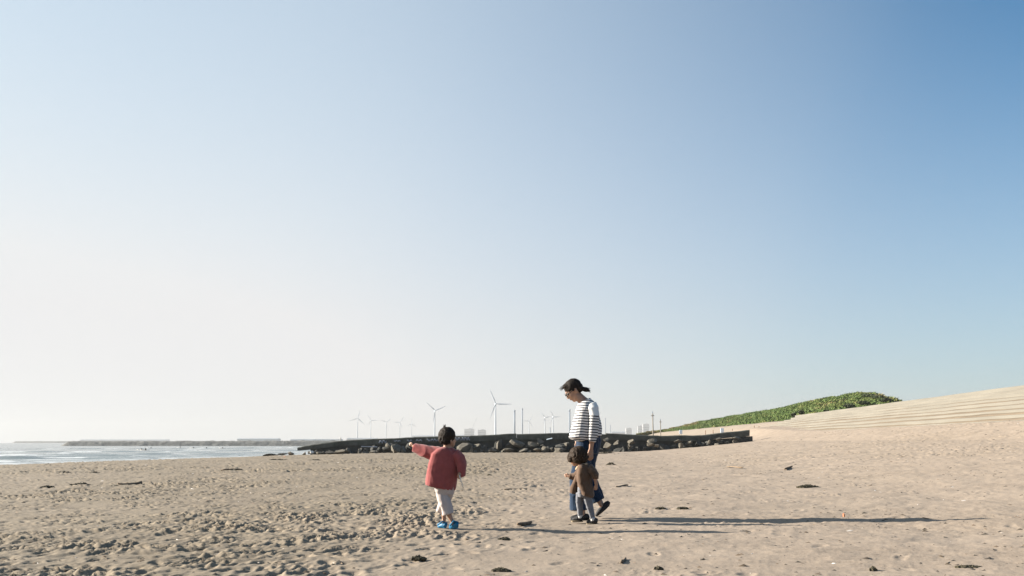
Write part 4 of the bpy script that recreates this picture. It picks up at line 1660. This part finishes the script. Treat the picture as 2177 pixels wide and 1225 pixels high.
    for i in range(9):
        y = 822 + rng.uniform(-3, 3)
        z = rng.uniform(-0.05, 0.05)
        e = rng.uniform(9, 17)
        wi.tube([f.P(1203, y, z), f.P(1203 - e * 0.55, y + 2 + rng.uniform(-1, 1), z), f.P(1203 - e, y + 5 + rng.uniform(-2.5, 2.5), z)], [0.0035, 0.003, 0.0012], 5)
    for i in range(6):
        wi.tube([f.P(1247, 826 + i, rng.uniform(-.02, .02)), f.P(1252, 825 + 1.6 * i, 0), f.P(1256 + rng.uniform(-2, 1), 825 + 2.2 * i + rng.uniform(-1.5, 1.5), 0)], [0.004, 0.003, 0.001], 5)
    wi.build('loose_hair', M['hair'], f.root, True)
    # spectacles
    for s in (-1, 1):
        c = f.P(*h(19.0, 2.4), s * 0.034)
        nrm = Vector((fw.x, 0, -fw.y))
        up = Vector((-dn.x, 0, dn.y))
        side = Vector((0, 1, 0))
        pts = [c + side * (0.030 * math.cos(a)) + up * (0.024 * math.sin(a)) for a in np.linspace(0, 2 * math.pi, 17)]
        rim = MB().tube(pts, 0.0042, 6).build('spectacle_rim', M['frame'], f.root, True)
        MB().rings([[c + nrm * o + side * (0.028 * math.cos(a)) + up * (0.022 * math.sin(a)) for a in np.linspace(0, 2 * math.pi, 16, endpoint=False)] for o in (-0.001, 0.001)]).build('lens', M['lens'], f.root)
        MB().tube([c + side * s * 0.030 + up * 0.008, f.P(*h(8, 1.0), s * 0.077), f.P(*h(-2.5, 1.2), s * 0.080)], [0.0038, 0.0034, 0.003], 6).build('spectacle_arm', M['frame'], f.root, True)
    MB().tube([f.P(*h(19.0, 1.8), -0.008), f.P(*h(19.8, 1.4), 0), f.P(*h(19.0, 1.8), 0.008)], 0.0032, 6).build('spectacle_bridge', M['frame'], f.root, True)
    # shirt
    sb = MB()
    f.body(sb, [(1236.5, 854.5, 1254, 847.5, 0, 0.085), (1229, 859, 1262, 854, 0, 0.155), (1224.5, 872, 1269, 866, 0, 0.195), (1220, 890, 1273, 882, 0, 0.205),
                (1215, 909, 1278, 899, 0, 0.21), (1211, 923, 1280, 912, 0, 0.215), (1209, 931, 1280, 925.5, 0, 0.215), (1224, 938, 1264, 934, 0, 0.20)])
    pz = f.P(1240, 860).z

    def st(V):
        front = sstep(0.06, -0.16, V[:, 0])
        return (V[:, 2] + 0.10 * V[:, 0] * (1 - front) - 0.05 * np.minimum(0, V[:, 0]) + 0.004 * nz(V[:, 0] * 9, V[:, 2] * 9, 5)) / 0.0295
    f.blob('shirt', sb, 'stripe', 0.006, 4, 0.008, 8, (1.3, 0.6), 11, st)
    for s, pts in ((-1, [(1256, 858, -0.10, 20, 0.06), (1258.5, 868, -0.165, 23, 0.062), (1261, 886, -0.205, 21, 0.06), (1260, 906, -0.215, 20, 0.056), (1257.5, 926, -0.215, 18.5, 0.052), (1255.5, 939, -0.21, 17, 0.048)]),
                   (1, [(1250, 858, 0.10, 20, 0.06), (1247, 870, 0.17, 22, 0.062), (1240, 888, 0.205, 20, 0.06), (1235, 908, 0.20, 19, 0.056), (1231.5, 926, 0.17, 18, 0.05), (1230, 934, 0.155, 17, 0.048)])):
        b2 = MB()
        f.limb(b2, pts)

        def st2(V):
            return np.where(V[:, 2] > f.P(1258, 884).z, 0.2, (V[:, 2] + 0.06 * V[:, 0]) / 0.0295)
        f.blob('sleeve', b2, 'stripe', 0.006, 5, 0.004, 12, (1, 1), 21 + s, st2)
    cb = MB()
    pts = [f.P(*q) for q in ((1236, 855.2, 0), (1240, 854.6, -0.075), (1249, 850, -0.085), (1254.4, 847, 0), (1249, 850, 0.085), (1240, 854.6, 0.075), (1236, 855.2, 0))]
    cb.tube(pts, 0.006, 6).build('neckband', M['denim'], f.root, True)
    # trousers, cropped and wide
    tb = MB()
    f.body(tb, [(1226, 926, 1275, 924, 0, 0.16), (1225, 940, 1278, 938, 0, 0.175), (1225, 953, 1275, 953, 0, 0.175), (1226, 964, 1270, 964, 0, 0.16)])
    f.limb(tb, [(1240, 950, -0.085, 38, 0.095), (1237, 985, -0.09, 40, 0.10), (1229.5, 1025, -0.09, 38, 0.10), (1228.5, 1060, -0.09, 36, 0.10), (1229, 1083, -0.09, 36, 0.10)])
    f.limb(tb, [(1257, 950, 0.085, 38, 0.095), (1249, 985, 0.09, 37, 0.10), (1249, 1012, 0.09, 35, 0.10), (1261, 1041, 0.09, 34, 0.10), (1273, 1065, 0.09, 30, 0.095)])
    f.blob('trousers', tb, 'denim', 0.006, 4, 0.009, 10, (1.5, 0.5), 31)
    # slip-on shoes
    s1 = MB()
    f.limb(s1, [(1212, 1100.5, -0.085, 5, 0.02), (1216, 1099.5, -0.085, 8, 0.036), (1225, 1098, -0.085, 11, 0.042), (1237, 1097, -0.085, 13.5, 0.036), (1247, 1097.5, -0.085, 13, 0.034), (1252, 1099, -0.085, 9, 0.024)])
    sh = f.shoe('shoe', s1, 'black_shoe')
    so = MB()
    f.body(so, [(1212, 1101.5, 1252, 1101, -0.085, 0.036), (1211, 1104.5, 1253, 1104, -0.085, 0.038)])
    q = so.build('sole', M['black_shoe'], sh)
    s2 = MB()
    f.limb(s2, [(1268.5, 1099, 0.09, 5, 0.02), (1271, 1095, 0.09, 9, 0.036), (1277, 1088, 0.09, 12, 0.042), (1286, 1079, 0.09, 14, 0.036), (1293, 1072, 0.09, 13, 0.034), (1297, 1067.5, 0.09, 7, 0.022)])
    f.shoe('shoe', s2, 'black_shoe')
    return f


# ---- the toddler in brown
def build_toddler():
    f = Figure(TODDLER, 'toddler in brown coat and grey leggings standing in front of the woman', turn=0.55)
    b = MB()
    f.ell(b, 1229, 968.5, 0.0, 17.0, 17.5, 0.078, -12)
    f.ell(b, 1222, 979, 0.035, 10.0, 11.5, 0.062, -28)
    f.ell(b, 1223, 987.5, 0.05, 5.5, 4.0, 0.03, -20)
    f.ell(b, 1214.0, 981.0, 0.06, 2.2, 2.2, 0.013)
    f.ell(b, 1237, 974, -0.072, 2.8, 4.5, 0.012)
    f.limb(b, [(1233, 984, 0.0, 14, 0.035), (1239, 992, 0.0, 15, 0.038), (1241, 998, 0, 22, 0.06)])
    f.body(b, [(1231, 993, 1253, 990, 0, 0.07), (1230, 1008, 1256, 1004, 0, 0.08), (1232, 1025, 1255, 1023, 0, 0.075), (1232, 1044, 1254, 1046, 0, 0.07), (1233, 1052, 1253, 1054, 0, 0.065)])
    f.limb(b, [(1233, 1048, 0.02, 16, 0.045), (1232.5, 1068, 0.02, 13, 0.04), (1234, 1090, 0.02, 9.5, 0.03), (1234, 1104, 0.02, 8.5, 0.026)])
    f.limb(b, [(1248, 1050, -0.02, 17, 0.045), (1253.5, 1076, -0.02, 13, 0.04), (1259, 1098, -0.02, 9.5, 0.03), (1261, 1109, -0.02, 8.5, 0.026)])
    f.limb(b, [(1232, 1003, 0.06, 13, 0.04), (1223, 1014, 0.09, 11, 0.034), (1213, 1013, 0.10, 8.5, 0.027), (1208.5, 1012, 0.10, 7, 0.02)])
    f.hand(b, (1209.5, 1012), (1205.5, 1011.4), (1201.5, 1012.6), 0.10, 7.5, 0.014, 0.05, (1205.5, 1007), 0.012)
    f.limb(b, [(1252, 996, -0.05, 13, 0.04), (1262, 1008, -0.07, 11, 0.034), (1265, 1020, -0.07, 8.5, 0.027), (1266.5, 1031, -0.07, 6.6, 0.02)])
    f.hand(b, (1266.5, 1029.5), (1265.8, 1035.5), (1264, 1042), -0.07, 7.8, 0.014, 0.05, (1261, 1036), 0.008)
    f.blob('body', b, 'skin', 0.0042, 3)
    hb = MB()
    f.ell(hb, 1229.5, 967, -0.012, 18.8, 17.6, 0.086, -8)
    f.ell(hb, 1239, 975, -0.012, 9.5, 10.5, 0.074, 0)
    f.ell(hb, 1214, 971, 0.01, 7.0, 11.5, 0.065, 12)
    f.ell(hb, 1228, 973, -0.045, 12, 12, 0.045, 0)
    f.blob('hair', hb, 'hair_brown', 0.0045, 3, 0.008, 34, (1.6, 0.45), 41)
    wi = MB()
    rng = random.Random(8)
    for i in range(34):
        a = rng.uniform(0, 1)
        px, py = (1209 + 5 * rng.random(), 962 + 20 * a) if i < 14 else (1216 + 34 * a, 984 - 16 * abs(a - 0.45) + rng.uniform(-2, 2))
        z = rng.uniform(-0.06, 0.05)
        wi.tube([f.P(px + 3, py - 6, z), f.P(px, py, z), f.P(px - 2 + rng.uniform(-3, 3), py + rng.uniform(2, 7), z)], [0.005, 0.004, 0.0012], 5)
    wi.build('loose_hair', M['hair_brown'], f.root, True)
    jb = MB()
    f.body(jb, [(1231, 989.5, 1251, 985.5, 0, 0.062), (1227, 995, 1257, 991, 0, 0.09), (1226.5, 1008, 1259, 1004, 0, 0.105), (1226, 1022, 1258.5, 1020, 0, 0.108),
                (1230, 1037, 1261, 1038, 0, 0.115), (1235, 1049, 1263, 1053, -0.01, 0.115), (1238, 1052, 1261, 1057.5, -0.01, 0.11)])
    f.limb(jb, [(1230.5, 1012, 0.05, 12, 0.06), (1226, 1026, 0.06, 15, 0.065), (1222, 1039, 0.065, 17, 0.065), (1219.5, 1049.5, 0.065, 15, 0.06)])
    f.blob('coat', jb, 'brown_knit', 0.005, 3, 0.009, 12, (1.5, 0.5), 51)
    for pts, sd in (([(1233, 1003, 0.05, 16, 0.055), (1226, 1013, 0.085, 16, 0.05), (1217, 1014.5, 0.10, 14, 0.045), (1211, 1013, 0.10, 12, 0.038)], 1),
                    ([(1251, 992, -0.03, 16, 0.055), (1259, 1001, -0.065, 17, 0.055), (1264.5, 1010, -0.075, 16, 0.05), (1264.5, 1018, -0.07, 13, 0.042)], 2)):
        sb = MB()
        f.limb(sb, pts)
        f.blob('sleeve', sb, 'brown_knit', 0.005, 4, 0.005, 18, (1, 1), 60 + sd)
    cb = MB()
    f.limb(cb, [(1226, 1000, 0.045, 7, 0.03), (1230, 992, 0.03, 8, 0.04), (1238, 988.5, -0.01, 7, 0.06), (1248, 986, -0.02, 5, 0.055)])
    f.blob('collar', cb, 'beige', 0.0045, 3)
    lb = MB()
    f.body(lb, [(1230, 1018, 1257, 1018, 0, 0.085), (1227.5, 1042, 1259, 1046, 0, 0.09), (1229, 1056, 1257, 1058, 0, 0.08)])
    f.limb(lb, [(1233.5, 1048, 0.02, 17.5, 0.055), (1232, 1068, 0.02, 15.5, 0.048), (1233.5, 1084, 0.02, 12.5, 0.04), (1234, 1097, 0.02, 11, 0.036)])
    f.limb(lb, [(1248, 1052, -0.02, 18.5, 0.055), (1253, 1076, -0.02, 15.5, 0.048), (1257, 1090, -0.02, 12.5, 0.04), (1259.5, 1102, -0.02, 11, 0.036)])
    f.blob('leggings', lb, 'grey_knit', 0.0048, 4, 0.004, 22, (0.7, 1.4), 71)
    for (ax, ay, dy, toe, heel, yb) in ((1234.3, 1099, 0.02, 1216.5, 1240, 1110.0), (1260.3, 1104, -0.02, 1247.5, 1271, 1115.5)):
        sk = MB()
        f.limb(sk, [(ax, ay - 4, dy, 11.6, 0.038), (ax + 0.5, ay + 3, dy, 11.2, 0.037)])
        f.blob('sock', sk, 'sock', 0.004, 2)
        s = MB()
        f.limb(s, [(toe, yb - 3.5, dy + 0.03, 6, 0.03), (toe + 4, yb - 5, dy + 0.025, 9, 0.04), (toe + 11, yb - 6.5, dy + 0.01, 12, 0.042), (heel - 6, yb - 8, dy, 15, 0.036), (heel - 1, yb - 7, dy, 12, 0.03)])
        sh = f.shoe('shoe', s, 'black_shoe', 3)
        so = MB()
        f.body(so, [(toe - 2, yb - 2.8, heel + 1, yb - 2.2, dy + 0.012, 0.046), (toe - 1.5, yb + 0.3, heel + 0.5, yb + 0.6, dy + 0.012, 0.044)])
        so.build('sole', M['sole'], sh)
    return f


# ---- the boy in the red sweater
def build_boy():
    f = Figure(BOY, 'boy in loose red sweater and blue clogs, one arm pointing left', turn=0.35)
    b = MB()
    f.ell(b, 950.5, 927.5, 0, 16.5, 18.0, 0.078)
    f.ell(b, 958.5, 937, 0.025, 9.0, 12.5, 0.06, 5)
    f.ell(b, 961.5, 947, 0.03, 4.6, 4.2, 0.03)
    f.ell(b, 968.0, 938.5, 0.04, 1.6, 2.6, 0.011)
    f.ell(b, 966.4, 944.0, 0.04, 1.3, 1.6, 0.015)
    f.ell(b, 959.5, 938, -0.055, 2.5, 4.6, 0.012, -8)
    f.ell(b, 936.0, 937, 0.045, 2.2, 4.4, 0.014, 8)
    f.limb(b, [(952, 941, 0.0, 17, 0.038), (952, 950, 0, 18, 0.04), (951, 958, 0, 26, 0.06)])
    f.body(b, [(932, 958, 969, 962, 0, 0.07), (926, 968, 972, 972, 0, 0.085), (925, 990, 968, 992, 0, 0.085), (924, 1012, 966, 1015, 0, 0.085), (924, 1030, 966, 1036, 0, 0.09), (927, 1042, 964, 1046, 0, 0.085)])
    f.limb(b, [(936, 1036, 0.0, 20, 0.05), (942, 1062, -0.03, 16, 0.045), (953, 1088, -0.05, 12, 0.036), (960, 1104, -0.05, 8.5, 0.026), (964, 1114, -0.05, 9, 0.026)])
    f.limb(b, [(956, 1040, 0.02, 20, 0.05), (949, 1064, 0.06, 16, 0.045), (942, 1086, 0.07, 11.5, 0.036), (943, 1104, 0.07, 8.5, 0.026), (942, 1114, 0.07, 9, 0.026)])
    f.limb(b, [(924, 964, 0, 15, 0.045), (902, 958, 0.02, 12, 0.036), (884, 951.5, 0.05, 9.5, 0.028), (876.5, 947.5, 0.06, 7, 0.02)])
    f.hand(b, (878, 948), (873.6, 945.6), (868.6, 943.0), 0.06, 7.6, 0.014, 0.05, (873.5, 940.8), 0.012)
    f.limb(b, [(974, 970, 0, 15, 0.045), (984, 988, -0.02, 12, 0.036), (983, 1000, -0.04, 9.5, 0.028), (978.5, 1007, -0.10, 7.5, 0.022)])
    f.hand(b, (979, 1005.5), (977.0, 1011.5), (979.2, 1018), -0.115, 7.6, 0.014, 0.0, (982.5, 1013.5), 0.012)
    f.blob('body', b, 'skin', 0.0042, 3)
    hb = MB()
    f.ell(hb, 950, 925.5, -0.006, 17.8, 17.4, 0.086)
    f.ell(hb, 947.5, 936, -0.028, 11.5, 9.5, 0.058, 0)
    f.ell(hb, 938.5, 932, 0.0, 6.0, 9.5, 0.07, 6)
    f.ell(hb, 961.5, 926.5, 0.0, 6.0, 8.0, 0.076, 0)
    f.blob('hair', hb, 'hair', 0.0045, 3, 0.006, 40, (1.6, 0.45), 81)
    wi = MB()
    rng = random.Random(6)
    for i in range(9):
        x = 944 + rng.uniform(-2.5, 3.5)
        wi.tube([f.P(x, 912, 0), f.P(x + rng.uniform(-1.5, 1), 906.5, rng.uniform(-.02, .02)), f.P(x + rng.uniform(-2, 3.5), 903 + rng.uniform(-1, 2), rng.uniform(-.03, .03))], [0.004, 0.003, 0.001], 5)
    for i in range(14):
        x = 938 + 20 * rng.random()
        wi.tube([f.P(x, 938, -0.07), f.P(x + 0.5, 943, -0.07), f.P(x + rng.uniform(-1, 1.5), 946 + rng.uniform(-1, 2), -0.055)], [0.005, 0.004, 0.001], 5)
    wi.build('loose_hair', M['hair'], f.root, True)
    sb = MB()
    f.body(sb, [(940, 951.5, 963, 953, 0, 0.05), (929, 955, 972, 959.5, 0, 0.085), (918, 965, 980, 970, 0, 0.105), (912.5, 984, 978.5, 986, 0, 0.118), (909, 1004, 975, 1007, 0, 0.125),
                (906.5, 1022, 970, 1028, 0, 0.13), (906, 1030, 967, 1041, 0, 0.128), (912, 1032, 964, 1043.5, 0, 0.122)])
    f.limb(sb, [(934, 966, 0, 31, 0.085), (918, 964.5, 0.01, 30, 0.08), (901, 959.5, 0.025, 25, 0.066), (887, 954.8, 0.045, 21, 0.054), (877.5, 951.8, 0.055, 17, 0.047)])
    f.limb(sb, [(966, 964, 0, 22, 0.075), (977, 974, -0.01, 23, 0.078), (982, 990, -0.03, 20, 0.066), (982.5, 1003, -0.045, 16.5, 0.055), (983.5, 1013, -0.05, 13, 0.045)])
    f.blob('sweater', sb, 'red_knit', 0.0055, 4, 0.0075, 9, (1.6, 0.55), 91)
    tb = MB()
    f.body(tb, [(922, 1025, 966, 1032, 0, 0.10), (925, 1037, 965.5, 1043, 0, 0.098), (928, 1048, 962, 1052, 0, 0.085)])
    f.limb(tb, [(938, 1040, -0.01, 24, 0.065), (942.5, 1058, -0.035, 23.5, 0.065), (949, 1075, -0.045, 23.5, 0.065), (953.5, 1092, -0.05, 23, 0.064)])
    f.limb(tb, [(955, 1042, 0.02, 21, 0.062), (948.5, 1060, 0.055, 21, 0.062), (940, 1076, 0.07, 19, 0.06), (933.5, 1090.5, 0.075, 15.5, 0.056)])
    f.blob('trousers', tb, 'cream', 0.005, 3, 0.008, 13, (1.5, 0.55), 101)
    for (pts, st) in (([(929.5, 1123.5, 0.12, 7, 0.03), (933, 1121.5, 0.11, 11, 0.042), (939, 1119.5, 0.09, 14, 0.046), (945, 1119, 0.065, 16, 0.04), (949, 1120.5, 0.06, 11, 0.032)], ((929.5, 1117, 0.04), (940, 1109.5, 0.02), (949, 1114, 0.05))),
                      ([(955.5, 1124, 0.02, 7, 0.03), (959, 1121.5, 0.0, 12, 0.042), (965, 1117.5, -0.03, 15, 0.046), (971, 1115, -0.05, 17, 0.04), (975.5, 1115, -0.05, 10, 0.032)], ((957, 1117, -0.06), (966, 1106, -0.09), (975, 1110, -0.06)))):
        s = MB()
        f.limb(s, pts)
        sh = f.shoe('clog', s, 'clog', 3)
        MB().tube([f.P(*q) for q in st], 0.009, 6).build('heel_strap', M['clog'], sh, True)
        so = MB()
        x0, x1 = pts[0][0] - 1.5, pts[-1][0] + 1
        y0_, y1_ = pts[0][1] + 2.2, (pts[-1][1] + 6 if pts[0][0] < 950 else pts[-1][1] + 8.5)
        f.body(so, [(x0, y0_, x1, y1_, (pts[0][2] + pts[-1][2]) / 2, 0.05), (x0 + 0.5, y0_ + 2.4, x1 - 0.5, y1_ + 2.4, (pts[0][2] + pts[-1][2]) / 2, 0.048)])
        so.build('sole', M['clog'], sh)
    tw = MB().tube([f.P(978, 1010, -0.13), f.P(981.3, 1021, -0.13), f.P(984.5, 1030, -0.12), f.P(986, 1038, -0.11)], [0.005, 0.006, 0.0055, 0.003], 6).mesh('twig', True)
    o = link('twig', tw, M['shell'])
    o.location = f.base
    props(o, 'thin pale curved stick held in the boy right hand', 'stick')
    return f


build_woman()
build_toddler()
build_boy()
